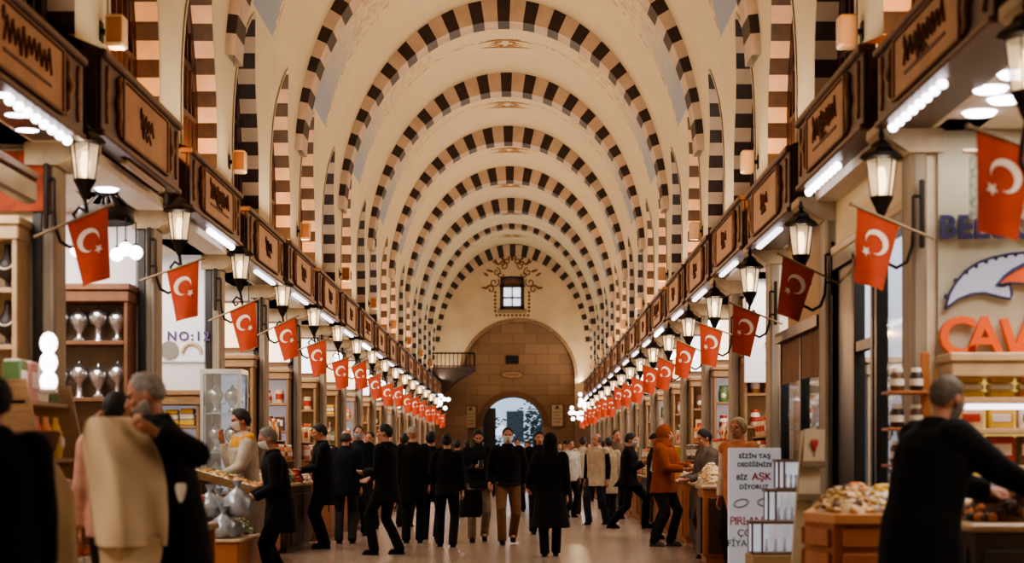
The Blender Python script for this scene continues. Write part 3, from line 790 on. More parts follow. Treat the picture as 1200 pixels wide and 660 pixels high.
COLS = ['red', 'orange', 'yellow', 'green', 'white', 'cream', 'brown', 'pink', 'gold', 'white', 'cream', 'orange']
def fill(S, nm, n, x0, x1, y, tiers, step, kinds=None, cols=None, depth=.3, sc_=1, same=False):
    a = min(x0, x1) ; cnt = int((x1 - x0 - .08) / step)
    for ti, z in enumerate(tiers):
        k0 = R.choice(kinds or KINDS); c0 = R.choice(cols or COLS)
        for i in range(cnt):
            k = k0 if (same or R.random() < .75) else R.choice(kinds or KINDS); c = c0 if R.random() < .5 else R.choice(cols or COLS)
            x = x0 + .06 + step * (i + .5)
            lab = '%s %s, %s from the aisle on the %s shelf, %s shop of %s row' % (c if k not in ('kettle', 'grinder') else 'silver', GCAT[k], ORD[i], TIER[ti], ORD[n + 1], nm)
            put(k, c, (S * x, y - depth * .55, z), R.uniform(-.15, .15), lab, '%s shop of the %s row, goods on the %s shelf' % (ORD[n + 1], nm, TIER[ti]), sc_ * R.uniform(.93, 1.05))
CUSTOM = {('left', -1), ('left', 0), ('left', 1), ('right', -1), ('right', 0), ('right', 1)}
for S, nm, D in SIDES:
    for n in range(-1, NMAX):
        if (nm, n) in CUSTOM: continue
        y = D(n + 1) - .28
        tiers = [.45, .85, 1.25, 1.65, 2.05]
        w_ = .85 if n < 6 else .62
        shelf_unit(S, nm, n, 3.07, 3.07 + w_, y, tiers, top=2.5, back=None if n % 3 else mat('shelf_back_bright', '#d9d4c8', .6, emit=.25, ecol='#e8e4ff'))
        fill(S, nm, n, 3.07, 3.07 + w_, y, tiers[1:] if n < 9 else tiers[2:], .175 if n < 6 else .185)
        # lit sign panel above the shelves
        r = empty('lit_panel', (S * (3.07 + w_ / 2), y - .02, 2.95)); tag(r, 'bright lit panel above the shelves in the %s shop of the %s row' % (ORD[n + 1], nm), 'light panel')
        MB().box((0, 0, 0), (w_, .03, .6), 0, .01).build('diffuser', mat('panel_glow_%d' % (n % 3), ['#e9dcc4', '#dfe3ee', '#e6cfa8'][n % 3], .5, emit=[1.8, 2.2, 1.4][n % 3]), r)
        m = MB()
        for s in (-1, 1): m.box((s * w_ / 2, -.01, 0), (.03, .05, .63)); m.box((0, -.01, s * .3), (w_ + .03, .05, .03))
        m.build('frame', M['wood_edge'], r)
px_ = lambda u, d: ux(u, d)
# ------------------------------------------------------------------ counters with heaps
def counter(S, nm, n, xf, xb, y0, y1, h, label, wood=None, doors=2, front=None):
    # box counter; xf is the side towards the aisle
    cx, cy = S * (xf + xb) / 2, (y0 + y1) / 2; hx, hy = abs(xb - xf) / 2, (y1 - y0) / 2
    r = empty('shop_counter', (cx, cy, 0)); tag(r, label, 'counter'); W = wood or M['counter']
    m = MB(); m.bx(-hx + .03, hx - .03, -hy + .03, hy - .03, .08, h - .05, 0, .01); m.bx(-hx + .07, hx - .07, -hy + .07, hy - .07, 0, .08); m.build('body', W, r)
    MB().bx(-hx, hx, -hy, hy, h - .05, h, 0, .015).build('worktop', M['ctop'], r)
    sx = -S
    for k in range(doors):
        y_ = -hy + .08 + (2 * hy - .16) * (k + .5) / doors; w_ = (2 * hy - .16) / doors - .05
        d = MB().box((sx * (hx - .02), y_, h * .48), (.03, w_, h * .72), 0, .008).build('door', front or W, r)
        MB().box((sx * (hx - .0), y_ + w_ * .36, h * .5), (.02, .02, .12), 0, .005).build('handle', M['black'], d)
    d = MB().box((0, -hy + .02, h * .48), (2 * hx - .18, .03, h * .72), 0, .008).build('end_panel', front or W, r)
    return r
def heap(name, c, sx, sy, hgt, cols, size, seed, label, shape='ball', n=150):
    rr = random.Random(seed); m = MB()
    m.rings([[(sx * k * math.cos(2 * PI * i / 20), sy * k * math.sin(2 * PI * i / 20), z) for i in range(20)] for k, z in ((1, 0), (.9, hgt * .35), (.55, hgt * .8), (.1, hgt * .95))], 0)
    for q in range(n):
        a = rr.uniform(0, 2 * PI); k = math.sqrt(rr.random()) * .97; z = hgt * (1 - k ** 1.6) * .95
        p = (sx * k * math.cos(a), sy * k * math.sin(a), z + size * .3); mi = rr.randrange(len(cols))
        rot = Matrix.Rotation(rr.uniform(0, 6), 3, 'Z') @ Matrix.Rotation(rr.uniform(-.7, .7), 3, 'X')
        if shape == 'ball': m.ball(p, (size * rr.uniform(.7, 1.2), size * rr.uniform(.6, 1), size * .7), 6, mi, rot)
        else: m.box(p, (size * 2, size * 1.3, size * .8), mi, size * .25, rot)
    o = m.build(name, [pmat(x) for x in cols]); o.location = c; tag(o, label, 'heap of food', None, 'stuff'); return o
HC = [['brown', 'dark', 'orange'], ['cream', 'gold', 'white'], ['orange', 'yellow', 'gold'], ['green', 'brown', 'cream'], ['red', 'brown', 'pink'], ['white', 'cream', 'pink']]
HN = ['dried dates', 'nuts', 'dried apricots', 'dried herbs', 'red spice blocks', 'powdered sweets']
for S, nm, D in SIDES:
    for n in range(1, NMAX - 1):
        if (nm, n) in (('left', 1), ('right', 1)): continue
        xf = 2.68
        y0, y1 = D(n) + .15, D(n + 1) - .75; h = .92
        if (nm, n) == ('right', 2): y1 = 19.95
        
        counter(S, nm, n, xf, 3.12, y0, y1, h, 'wooden shop counter in front of the %s shop of the %s row' % (ORD[n + 1], nm), M['counter'] if n % 3 else M['counter_dark'])
        if n < 10:
            for q in range(3):
                t = (n * 3 + q + (S > 0)) % 6; yy = y0 + (y1 - y0) * (q + .5) / 3
                heap('food_heap', (S * (xf + .11), yy, h), .1, .3, .17, HC[t], .035, n * 10 + q, 'heap of %s, %s along the counter of the %s shop, %s row' % (HN[t], ORD[q], ORD[n + 1], nm), 'ball' if t != 4 else 'box', 90)

# tiered displays standing on the counters, and a hanging globe lamp in every shop
def tier_mesh():
    a = MB()
    for k, (x, z) in enumerate(((0, .3), (.13, .58))): a.bx(x - .075, x + .068, -.8, .8, z - .02, z, 0, .004)
    for s in (-.8, .78): a.bx(-.07, .2, s, s + .02, 0, .27); a.bx(.06, .2, s, s + .02, .27, .56)
    a.bx(.18, .2, -.8, .8, 0, .6); return a
for S, nm, D in SIDES:
    for n in range(2, 12):
        y0, y1 = D(n) + .15, (19.95 if (nm, n) == ('right', 2) else D(n + 1) - .75); yc = (y0 + y1) / 2; xc = 2.98
        r = empty('display_riser', (S * xc, yc, .92)); r.rotation_euler[2] = 0 if S > 0 else PI
        tag(r, 'two-step wooden riser on the counter of the %s shop, %s row' % (ORD[n + 1], nm), 'riser'); tier_mesh().build('steps', M['shelf'], r)
        for k in range(2):
            k0 = R.choice(['jar', 'carton', 'tin', 'pouch', 'bottle']); c0 = R.choice(COLS)
            for i in range(6):
                c = c0 if R.random() < .6 else R.choice(COLS); kk = k0 if R.random() < .8 else R.choice(['jar', 'carton', 'tin'])
                put(kk, c, (S * (xc + (0, .13)[k]), yc - .62 + .25 * i, .922 + (.3, .58)[k]), -S * PI / 2, '%s %s, %s along the %s counter step, %s shop of %s row' % (c, GCAT[kk], ORD[i], ['lower', 'upper'][k], ORD[n + 1], nm), 'goods on the counter riser, %s shop of the %s row' % (ORD[n + 1], nm), 1.05)
    for n in range(2, NMAX):
        r = empty('globe_lamp', (S * 2.93, D(n) + 1.5, 0)); tag(r, 'white globe lamp hanging in the %s shop opening of the %s row' % (ORD[n + 1], nm), 'lamp', 'globe lamps of the %s row' % nm)
        zz = 2.95 + .12 * math.sin(n * 2.7); MB().tube([(0, 0, zz + .08), (0, 0, 3.46)], .006, 5).build('cord', M['black'], r); MB().ball((0, 0, zz), .085, 10).build('globe', M['bulb'], r)
for i, (u, v, d_) in enumerate(((684, 470, 62), (676, 482, 63), (692, 480, 61), (520, 470, 62))):
    p = at(u, v, d_); r = empty('lamp_cluster', (p.x, d_, 0)); tag(r, 'cluster of glowing white lamps at the far end, %s' % ['topmost on the right', 'lower left of the right group', 'lower right of the right group', 'on the left side'][i], 'lamp cluster')
    MB().tube([(0, 0, p.z), (0, 0, 3.45)], .01, 5).build('stem', M['black'], r)
    rr = random.Random(i)
    for k in range(9): MB().ball((rr.uniform(-.25, .25), rr.uniform(-.1, .1), p.z + rr.uniform(-.3, .25)), .075, 8).build('globe', M['bulb'], r)
# left row, first shop: jewellery shelves seen past the near pillar
y = DL(0) - .27
shelf_unit(-1, 'left', -1, 3.14, 3.9, y, [.5, 1.05, 1.55, 2.03, 2.42], top=2.85, label='pale jewellery shelves beside the first pillar of the left row', back=mat('bright_back', '#cdb491', .7), wood=M['ctop'])
for ti, z in ((2, 1.55), (3, 2.03), (4, 2.42)):
    for i in range(3): put('bust', 'dark', (-3.24 - .2 * i, y - .17, z), 0, 'black necklace bust, %s from the aisle on the %s shelf by the first left pillar' % (ORD[i], TIER[ti]), 'necklace busts in the first left shop', .95)
for i in range(3): put('lokum', 'white', (-3.25 - .2 * i, y - .17, 1.05), 0, 'white box stack, %s from the aisle below the black necklace busts' % ORD[i], 'white boxes below the busts', 1.1)
for i in range(3): put('carton', 'pink', (-3.25 - .2 * i, y - .17, .5), 0, 'pink carton, %s from the aisle on the lowest shelf by first left pillar' % ORD[i], 'pink cartons of the first left shop', 1.2)
r = empty('hanging_textile', (-3.3, DL(0) - .33, 2.98)); tag(r, 'orange red patterned textile hanging above the pale jewellery shelves', 'textile')
m = MB(); m.rings([[(-.28 + .075 * i, .015 * math.sin(i * 2.0), z) for i in range(9)] for z in (0, .2, .42)], 0, True, False, False); m.build('cloth', mat('orange_textile', '#8a3a1c', .8, noise=.4, nscale=9), r)
MB().tube([(-.32, 0, .43), (.36, 0, .43)], .014, 6).build('rail', M['rod'], r)
r = empty('shop_door_header', (-3.02, 10.6, 2.98)); tag(r, 'pale metal door header over the entrance of the nearest left shop', 'door header')
MB().bx(-.06, .04, -1.5, 1.05, 0, .16, 0, .02).build('beam', mat('header_metal', '#a39a8a', .35, metal=.4), r); MB().bx(-.04, .05, -1.5, 1.05, .16, .22, 0, .01).build('rail', M['wood_edge'], r)
r = empty('framed_picture', (-3.62, DL(0) - .3, 2.86)); 
bpy.data.objects.remove(r)

# left row, second shop: silver kettles on brown shelves, white wall, chandelier
y = DL(1) - .27; T2 = [.55, .95, 1.3, 1.78, 2.28]
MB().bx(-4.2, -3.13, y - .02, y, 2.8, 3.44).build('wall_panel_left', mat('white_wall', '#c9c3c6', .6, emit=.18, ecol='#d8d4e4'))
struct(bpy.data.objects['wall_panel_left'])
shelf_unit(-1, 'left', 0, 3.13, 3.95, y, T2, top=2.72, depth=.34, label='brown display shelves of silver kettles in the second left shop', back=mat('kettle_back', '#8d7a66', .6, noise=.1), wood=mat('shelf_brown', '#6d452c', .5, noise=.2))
for ti, k in ((4, 'grinder'), (3, 'kettle')):
    for i in range(4): put('grinder' if (i + ti) % 2 else 'kettle', 'grey', (-3.25 - .17 * i, y - .2, T2[ti]), 1.5 + R.uniform(-.4, .4), 'silver pot, %s from the aisle on the %s kettle shelf' % (ORD[i], 'upper' if ti == 4 else 'lower'), 'silver pots of the second left shop', .8)
for i in range(4): put(['bowl', 'jar', 'bowl', 'tin'][i], ['blue', 'orange', 'white', 'gold'][i], (-3.22 - .165 * i, y - .2, T2[2]), 0, '%s, %s from the aisle below the two rows of silver pots' % (['blue bowl', 'orange jar', 'white bowl', 'gold tin'][i], ORD[i]), 'mixed pots under the kettles', 1.25)
for ti in (0, 1):
    for i in range(4): put('pouch', ['yellow', 'cream', 'orange', 'green'][(i + ti) % 4], (-3.22 - .165 * i, y - .2, T2[ti]), 0, '%s pouch, %s from the aisle on the %s shelf under the pots' % (['yellow', 'cream', 'orange', 'green'][(i + ti) % 4], ORD[i], TIER[ti]), 'pouches under the kettles', 1.1)
p = at(125, 225, 14.2); r = empty('chandelier', (p.x, p.y, 0)); tag(r, 'black chandelier with white globes in the second left shop', 'chandelier')
z_ = vz(258, 14.2)
m = MB(); m.tube([(0, 0, 3.46), (0, 0, z_ + .1)], .012, 6); m.lathe([(.02, z_ + .34), (.09, z_ + .3), (.1, z_ + .22), (.03, z_ + .2)], n=12); m.build('stem', M['black'], r)
m = MB(); m.lathe([(.22, z_ + .1), (.23, z_ + .06), (.23, z_ - .02), (.21, z_ - .03)], n=16, cap=False); m.lathe([(.21, z_ - .03), (.21, z_ + .1)], n=16, cap=False)
for k in range(6):
    a = k * PI / 3; m.tube([(.22 * math.cos(a), .22 * math.sin(a), z_ + .08), (.05 * math.cos(a), .05 * math.sin(a), z_ + .24)], .009, 5)
m.build('ring', M['black'], r)
for k in range(6):
    a = k * PI / 3 + .4; x_, y_ = .24 * math.cos(a), .24 * math.sin(a)
    ho = MB().tube([(x_, y_, z_), (x_, y_, z_ - .18), (x_, y_, z_ - .2)], [.006, .006, .03], 6).build('lamp_holder', M['black'], r)
    MB().ball((x_, y_, z_ - .26), .06, 10).build('globe', M['bulb'], ho)
# low display rack of coloured packs beside the first left pillar
r = empty('display_rack', (-2.78, 11.3, 0)); tag(r, 'stepped wooden rack of bright packs at the first left pillar', 'rack')
for k, (z, x) in enumerate(((.45, .12), (.85, .03), (1.25, -.06), (1.62, -.12))):
    MB().bx(-.3, x + .1, -.55, .5, z - .03, z, 0, .005).build('shelf_board', M['shelf'], r)
for s in (-.55, .5):
    MB().poly([(-.3, s, 0), (.24, s, 0), (.24, s, .45), (-.02, s, 1.75), (-.3, s, 1.75)], (0, .025, 0)).build('side_panel', M['shelf'], r)
for k, (z, x) in enumerate(((.45, .1), (.85, .02), (1.25, -.07), (1.62, -.13))):
    for i in range(4):
        c = ['orange', 'white', 'yellow', 'green', 'red', 'pink'][(i * 2 + k) % 6]
        o = put(['lokum', 'carton', 'pouch', 'carton'][k], c, (-2.78 + x, 10.9 + .24 * i, z), PI / 2, '%s pack, %s from the camera on the %s step of the near left rack' % (c, ORD[i], TIER[k]), 'packs on the near left rack', 1.15)
r = empty('light_column', (px_(57, 10.7), 10.7, 0)); tag(r, 'white glowing display column on the near left rack', 'light column')
MB().bx(-.05, .05, -.05, .05, 1.65, 1.69, 0, .01).build('base', M['steel'], r)
for k in range(3): MB().ball((0, 0, 1.75 + .12 * k - .02), (.055, .055, .07), 10).build('globe', M['bulb'], r)
# lower goods between rack and seller
r = empty('sales_table', (-2.35, 12.4, 0)); tag(r, 'low table of jars and cartons behind the man with the beige cloth', 'table')
MB().bx(-.45, .4, -.45, .45, .72, .77, 0, .01).build('table_top', M['shelf'], r)
for sx in (-.4, .35):
    for sy in (-.4, .4): MB().bx(sx - .025, sx + .025, sy - .025, sy + .025, 0, .72).build('leg', M['counter'], r)
for i in range(8):
    k = ['jar', 'pouch', 'jar', 'bottle', 'tin', 'bowl', 'jar', 'lokum'][i]; c = ['green', 'white', 'gold', 'dark', 'orange', 'yellow', 'red', 'pink'][i]
    put(k, c, (-2.68 + .2 * (i % 4), 12.1 + .38 * (i // 4), .77), R.uniform(0, 6), '%s %s, %s in the %s row on the low left table' % (c, GCAT[k], ORD[i % 4], 'front' if i < 4 else 'back'), 'goods on the low left table', 1.2)
for i in range(3):
    b = empty('open_carton', (-2.5 + .42 * i, 11.2, 0)); tag(b, 'opened brown shipping carton on floor, %s from the left pillar' % ORD[i], 'box', 'opened cartons by the left table')
    m = MB(); m.bx(-.18, .18, -.15, .15, 0, .34, 0, .006); m.build('body', mat('cardboard', '#93684a', .8, noise=.1), b)
    for s in (-1, 1): MB().box((0, s * .2, .37), (.36, .12, .008), 0, 0, Matrix.Rotation(s * .5, 3, 'X')).build('flap', mat('cardboard', ''), b)

# left row, third shop: white sign panel with shop number
y = DL(2) - .27; c = at(214, 322, y - .04)
r = empty('shop_sign_panel', (ux(213, y), y - .03, 0)); tag(r, 'tall white sign panel with shop number in the third left shop', 'sign')
w_ = 56 * y / F; zt, zb_ = vz(248, y), vz(425, y)
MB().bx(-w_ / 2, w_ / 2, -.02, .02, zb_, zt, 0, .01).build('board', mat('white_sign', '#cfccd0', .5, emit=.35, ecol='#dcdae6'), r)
text_mesh('NO:12', 15 * y / F, mat('purple_letter', '#4a3a6e', .5), r, ((222 - 213) * y / F, -.03, vz(395, y)), name='shop_number', bold=.004, space=1.25)
m = MB(); zz = vz(411, y); m.lathe([(.1, 0), (.1, .02)], ((200 - 213) * y / F, -.02, zz), 20, axis='y'); m.build('grey_disc', mat('sign_grey', '#7d7672', .6), r)
m = MB(); m.tube([((226 - 213) * y / F + .1 * math.cos(t * PI / 12), -.03, zz - .03 + .1 * math.sin(t * PI / 12)) for t in range(13)], .022, 6); m.build('cream_arc', mat('sign_cream', '#b7a084', .6), r)
T3 = [.5, .9, 1.25, 1.6]
shelf_unit(-1, 'left', 1, 3.13, 3.85, y, T3, top=1.92, label='bright low shelves under the white sign of the third left shop', back=mat('shelf_back_bright', ''))
fill(-1, 'left', 1, 3.13, 3.85, y, T3, .17, ['carton', 'lokum', 'jar'], ['white', 'cream', 'yellow', 'brown', 'blue'])
MB().bx(-4.6, -3.13, y - .015, y, 1.95, 3.44).build('wall_panel_left_inner', mat('white_wall', '')); struct(bpy.data.objects['wall_panel_left_inner'])
# glass cabinet at the third pillar
r = empty('glass_cabinet', (-2.88, 18.42, 0)); tag(r, 'narrow glass cabinet of silver trinkets beside the third left pillar', 'cabinet')
m = MB()
for sx in (-.2, .2):
    for sy in (-.22, .22): m.bx(sx - .018, sx + .018, sy - .018, sy + .018, .9, 2.15)
m.bx(-.22, .22, -.24, .24, 2.15, 2.2); m.bx(-.22, .22, -.24, .24, .86, .9); m.build('frame', M['steel'], r)
MB().bx(-.22, .22, -.24, .24, 0, .86, 0, .01).build('base', M['counter_dark'], r)
for z in (1.3, 1.72): MB().bx(-.19, .19, -.2, .2, z, z + .012).build('glass_shelf', mat('shelf_glass', '#aab4b8', .2), r)
MB().bx(-.19, .19, -.222, -.216, .9, 2.15).build('glass_pane', GLASS, r); MB().bx(.198, .204, -.2, .2, .9, 2.15).build('glass_pane', GLASS, r)
MB().bx(-.19, .19, .2, .21, .9, 2.15).build('lit_back', mat('case_back', '#b9c0cc', .5, emit=.5, ecol='#c6d2ea'), r)
for ti, z in enumerate((.9, 1.312, 1.732)):
    for i in range(2): put('kettle', 'grey', (-2.97 + .18 * i, 18.4, z), 0, 'silver trinket pot, %s on the %s level of the glass cabinet' % (['left one', 'right one'][i], ['lowest', 'middle', 'top'][ti]), 'silver pots in the glass cabinet', .8)
# cloth-fronted stall with trays (third left shop), wrapped packs on a low stand
r = empty('cloth_fronted_stall', (-2.65, 16.95, 0)); tag(r, 'grey cloth-fronted stall table with wooden trays, left row', 'stall')
MB().bx(-.45, .42, -.62, .62, .82, .88, 0, .01).build('table_top', M['shelf'], r)
m = MB(); nn = 26
m.rings([[(.43 + .015 * math.sin(i * 1.9), -.63 + 1.26 * i / nn, z) for i in range(nn + 1)] for z in (.04, .45, .86)], 0, True, False, False)
m.rings([[(-.46 + .9 * i / 16, -.64 + .015 * math.sin(i * 2.1), z) for i in range(17)] for z in (.04, .45, .86)], 0, True, False, False)
m.build('cloth_skirt', mat('grey_skirt', '#7b6a5c', .9, noise=.15), r)
for sy in (-.57, .57): MB().bx(-.43, -.38, sy - .025, sy + .025, 0, .82).build('leg', M['counter'], r)
for i in range(3):
    yy = 16.55 + .4 * i
    t = empty('tilted_tray', (-2.58, yy, .9)); tag(t, 'tilted wooden tray of snacks, %s from the camera on the grey stall' % ORD[i], 'tray', 'tilted trays on the grey stall')
    RT = Matrix.Rotation(.28, 3, 'Y')
    m = MB(); m.box(RT @ Vector((0, 0, .1)), (.66, .38, .02), 0, 0, RT)
    for s in (-1, 1): m.box(RT @ Vector((0, s * .19, .13)), (.66, .015, .07), 0, 0, RT); m.box(RT @ Vector((s * .33, 0, .13)), (.015, .38, .07), 0, 0, RT)
    m.build('tray', M['shelf'], t); MB().box((-.26, 0, .05), (.05, .34, .18)).build('prop', M['counter'], t)
    rr = random.Random(i); m = MB()
    for q in range(110): m.ball(RT @ Vector((rr.uniform(-.3, .3), rr.uniform(-.17, .17), .125 + rr.uniform(0, .03))), (.03, .022, .02), 6, q % 3)
    hp = m.build('snack_layer', [pmat(x) for x in HC[(i + 1) % 6]], t); hp['kind'] = 'stuff'
r = empty('low_stand', (-2.48, 15.7, 0)); tag(r, 'low orange-brown wooden stand under silver wrapped packs, left row', 'stand')
MB().bx(-.3, .3, -.6, .6, .06, .5, 0, .012).build('body', M['counter'], r); MB().bx(-.27, .27, -.57, .57, 0, .06).build('plinth', M['counter_dark'], r); MB().bx(-.32, .32, -.62, .62, .5, .53, 0, .008).build('top', M['ctop'], r)
WRAP = mat('silver_wrap', '#9aa0a8', .25, metal=.35, noise=.25, nscale=14, bump=.6)
for i in range(7):
    rr = random.Random(i + 40); m = MB(); nx = 9
    hh = .16 + .04 * (i % 3)
    m.rings([[(.13 * k * math.cos(2 * PI * j / nx) * (1 + .15 * rr.uniform(-1, 1)), .17 * k * math.sin(2 * PI * j / nx) * (1 + .15 * rr.uniform(-1, 1)), z) for j in range(nx)] for k, z in ((.8, 0), (1, .04), (.95, hh * .7), (.4, hh), (.15, hh + .03), (.4, hh + .09))], 0)
    lv = i // 4
    o = m.build('wrapped_pack', WRAP); o.location = (-2.6 + .25 * (i % 2) + .1 * lv, 15.3 + .42 * ((i % 4) // 2) + .18 * lv, .53 + .19 * lv)
    tag(o, 'silver plastic-wrapped pack, %s in the %s layer on the low left stand' % (ORD[i % 4], 'lower' if lv == 0 else 'upper'), 'wrapped pack', 'silver packs on the low stand')
heap('food_heap', (-2.33, 16.15, .53), .12, .14, .14, ['green', 'cream', 'brown'], .03, 77, 'small heap of herbs on the low stand beside silver packs', 'ball', 60)

# right row, first shop (near): sign wall with orange letters, bright shelves
y = DRr(0) - .27; yl = y - .05
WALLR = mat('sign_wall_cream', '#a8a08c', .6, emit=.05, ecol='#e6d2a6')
MB().bx(3.12, 5.4, y - .03, y, 1.85, 3.44).build('wall_panel_right', WALLR); struct(bpy.data.objects['wall_panel_right'])
r = empty('shop_wall_sign', (ux(1150, yl), yl, vz(360, yl))); tag(r, 'wall sign with orange letters and winged emblem in the near right shop', 'sign')
O_ = Vector(r.location)
def L2(u, v, off=0): return Vector((ux(u, yl), yl - off, vz(v, yl))) - O_
ORG = mat('orange_letter', '#c8521f', .45, emit=.25, ecol='#d2541c'); NAVY = mat('navy_letter', '#2c2a52', .45)
for ch, u, v, h in (('C', 1120, 397, 44), ('A', 1152, 397, 44)):
    text_mesh(ch, h / .70 * yl / F, ORG, r, L2(u, v, .03), extrude=.03, name='sign_letter', bold=.008)
MB().poly([L2(u, v, .03) for u, v in ((1168, 375), (1177, 374), (1187, 404), (1207, 352), (1219, 352), (1192, 420), (1182, 420))], (0, -.06, 0)).build('sign_letter', ORG, r)
text_mesh('BELUGA-SE', 27 / .72 * yl / F, NAVY, r, L2(1099, 268, .02), extrude=.015, name='sign_lettering', align='LEFT', bold=.006, space=1.02)
wing = [(1106, 363), (1111, 345), (1119, 331), (1130, 318), (1145, 308), (1162, 302), (1182, 298), (1204, 296), (1214, 300), (1200, 309), (1186, 316), (1175, 324), (1165, 336), (1174, 336), (1182, 334), (1184, 345), (1182, 351), (1168, 348), (1152, 344), (1138, 345), (1122, 351)]
beak = [(1166, 335), (1176, 325), (1188, 317), (1203, 310), (1222, 307), (1230, 318), (1226, 333), (1210, 336), (1196, 333), (1181, 332)]
MB().poly([L2(u, v, .02) for u, v in wing], (0, -.015, 0)).build('emblem_wing', mat('wing_blue', '#a9adc4', .5, emit=.15, ecol='#b9bede'), r)
MB().poly([L2(u, v, .03) for u, v in beak], (0, -.02, 0)).build('emblem_swoosh', ORG, r)
m = MB(); m.tube([L2(u, v, .035) for u, v in wing + wing[:1]], .010, 5)
for i in range(9):
    u = 1108 + i * 11.5; v = 363 - 66 * math.sqrt(max(0, 1 - ((u - 1204) / 99) ** 2)); m.ball(L2(u, v + 1, .03), (.02, .012, .02), 6)
m.tube([L2(u, v, .055) for u, v in beak + beak[:1]], .007, 5); m.build('emblem_outline', NAVY, r)
SH = [vz(545, y), vz(500, y) - .02, vz(468, y)]
ru = shelf_unit(1, 'right', -1, 3.13, 4.6, y - .03, [.45, SH[0], SH[1], SH[2]], top=vz(428, y), depth=.36, label='bright lit shelves of yellow boxes under the winged emblem sign', back=mat('yellow_lit', '#d9b253', .6, emit=.9, ecol='#f2d27a'), wood=M['ctop'])
MB().box((0, -.3, SH[2] - .06), (1.38, .03, .035), 0, .004).build('strip_light', M['strip'], ru)
MB().box((0, -.3, vz(428, y) - .04), (1.38, .03, .03), 0, .004).build('strip_light', M['strip'], ru)
for i in range(5): put('lokum', ['yellow', 'yellow', 'orange', 'red', 'yellow'][i], (3.28 + .2 * i, y - .22, SH[2]), 0, '%s sweet box stack, %s from the pillar on the top lit shelf' % (['yellow', 'yellow', 'orange', 'red', 'yellow'][i], ORD[i]), 'sweet boxes on the lit right shelves', (1.1, 1, .8))
for i in range(5): put('carton', ['cream', 'yellow', 'white', 'brown', 'brown'][i], (3.28 + .2 * i, y - .22, SH[1]), 0, '%s carton, %s from the pillar on the middle lit shelf' % (['cream', 'yellow', 'white', 'brown', 'brown'][i], ORD[i]), 'cartons on the lit right shelves', (1.1, 1, .6))
for i in range(5): put('carton', ['brown', 'red', 'brown', 'red', 'brown'][i], (3.28 + .2 * i, y - .22, SH[0]), 0, '%s packet, %s from the pillar on the lowest lit shelf' % (['brown', 'red', 'brown', 'red', 'brown'][i], ORD[i]), 'packets on the lit right shelves', (1.2, 1, .85))
# shop ceiling lights
for i, (u, v, d) in enumerate(((1148, 142, 10.9), (1191, 110, 9.8), (1160, 127, 10.2), (1178, 127, 10.5))):
    p = at(u, v, d); o = MB().lathe([(.09, 0), (.1, .012), (.11, .02)], n=18).build('ceiling_spotlight', [M['down']]); o.location = (p.x, d, ZB - .021)
    tag(o, 'round white ceiling spotlight over the near right shop, %s of four' % ['leftmost', 'rightmost', 'second from left', 'third from left'][i], 'ceiling light', 'ceiling spotlights of the near right shop')
for i, (u, v, d) in enumerate(((86, 182, 12.9), (125, 213, 14.0), (5, 128, 10.3), (20, 143, 10.9), (32, 151, 11.4))):
    p = at(u, v, d); o = MB().lathe([(.075, 0), (.085, .012), (.1, .02)], n=18).build('ceiling_spotlight', [M['down']]); o.location = (p.x, d, ZB - .021)
    tag(o, 'round white ceiling spotlight on the left, %s' % ['nearer one in the second left shop', 'farther one in the second left shop', 'closest one in the first left shop', 'middle one in the first left shop', 'farthest one in the first left shop'][i], 'ceiling light')
r = empty('beaded_valance', (3.5, 10.9, 2.98)); tag(r, 'dark green patterned valance hanging behind the nearest right flag', 'valance')
m = MB(); m.rings([[(-.32 + .1 * i, .01 * math.sin(i * 2), z) for i in range(8)] for z in (-.2, 0, .22)], 0, True, False, False); m.build('cloth', mat('green_pattern', '#20281e', .6, col2='#6d6a55', nscale=26), r)
MB().tube([(-.36, 0, .23), (.42, 0, .23)], .015, 6).build('rail', M['rod'], r)
# near right counters
r = empty('corner_counter', (0, 0, 0)); tag(r, 'orange-brown corner counter with small doors, lower right', 'counter')
pl = [(1.99, 10.05), (2.09, 9.65), (2.62, 9.65), (2.62, 11.2), (2.24, 11.2)]
r.location = (2.26, 10.4, 0); q = lambda k, z: [((x - 2.26) * k, (y_ - 10.4) * k, z) for x, y_ in pl]
MB().poly(q(1, .06), (0, 0, .82)).build('body', mat('counter_orange', '#8f4a22', .42, col2='#a55a2a', nscale=4, stretch=(1, 1, .2)), r)
MB().poly(q(.95, 0), (0, 0, .06)).build('plinth', M['counter_dark'], r)
MB().poly(q(1.05, .88), (0, 0, .05)).build('worktop', mat('counter_lip', '#c98c5a', .4), r)
for (xa, ya), (xb, yb) in ((pl[0], pl[1]), (pl[1], pl[2]), (pl[4], pl[0])):
    L_ = math.hypot(xb - xa, yb - ya); an = math.atan2(yb - ya, xb - xa); k = 1 if L_ < .65 else 2
    for i in range(k):
        f = (i + .5) / k; c_ = Vector((xa + (xb - xa) * f - 2.26, ya + (yb - ya) * f - 10.4, .42)); rot = Matrix.Rotation(an, 3, 'Z')
        dr = MB().box(c_ + rot @ Vector((0, -.012, 0)), (L_ / k - .09, .025, .58), 0, .008, rot).build('door', mat('door_panel', '#a8653a', .45, noise=.1), r)
        MB().box(c_ + rot @ Vector((L_ / k * .12, -.035, .1)), (.018, .02, .12), 0, .004, rot).build('handle', M['black'], dr)
        MB().box(c_ + rot @ Vector((0, -.012, .375)), (L_ / k - .09, .022, .1), 0, .006, rot).build('drawer', mat('door_panel', ''), r)
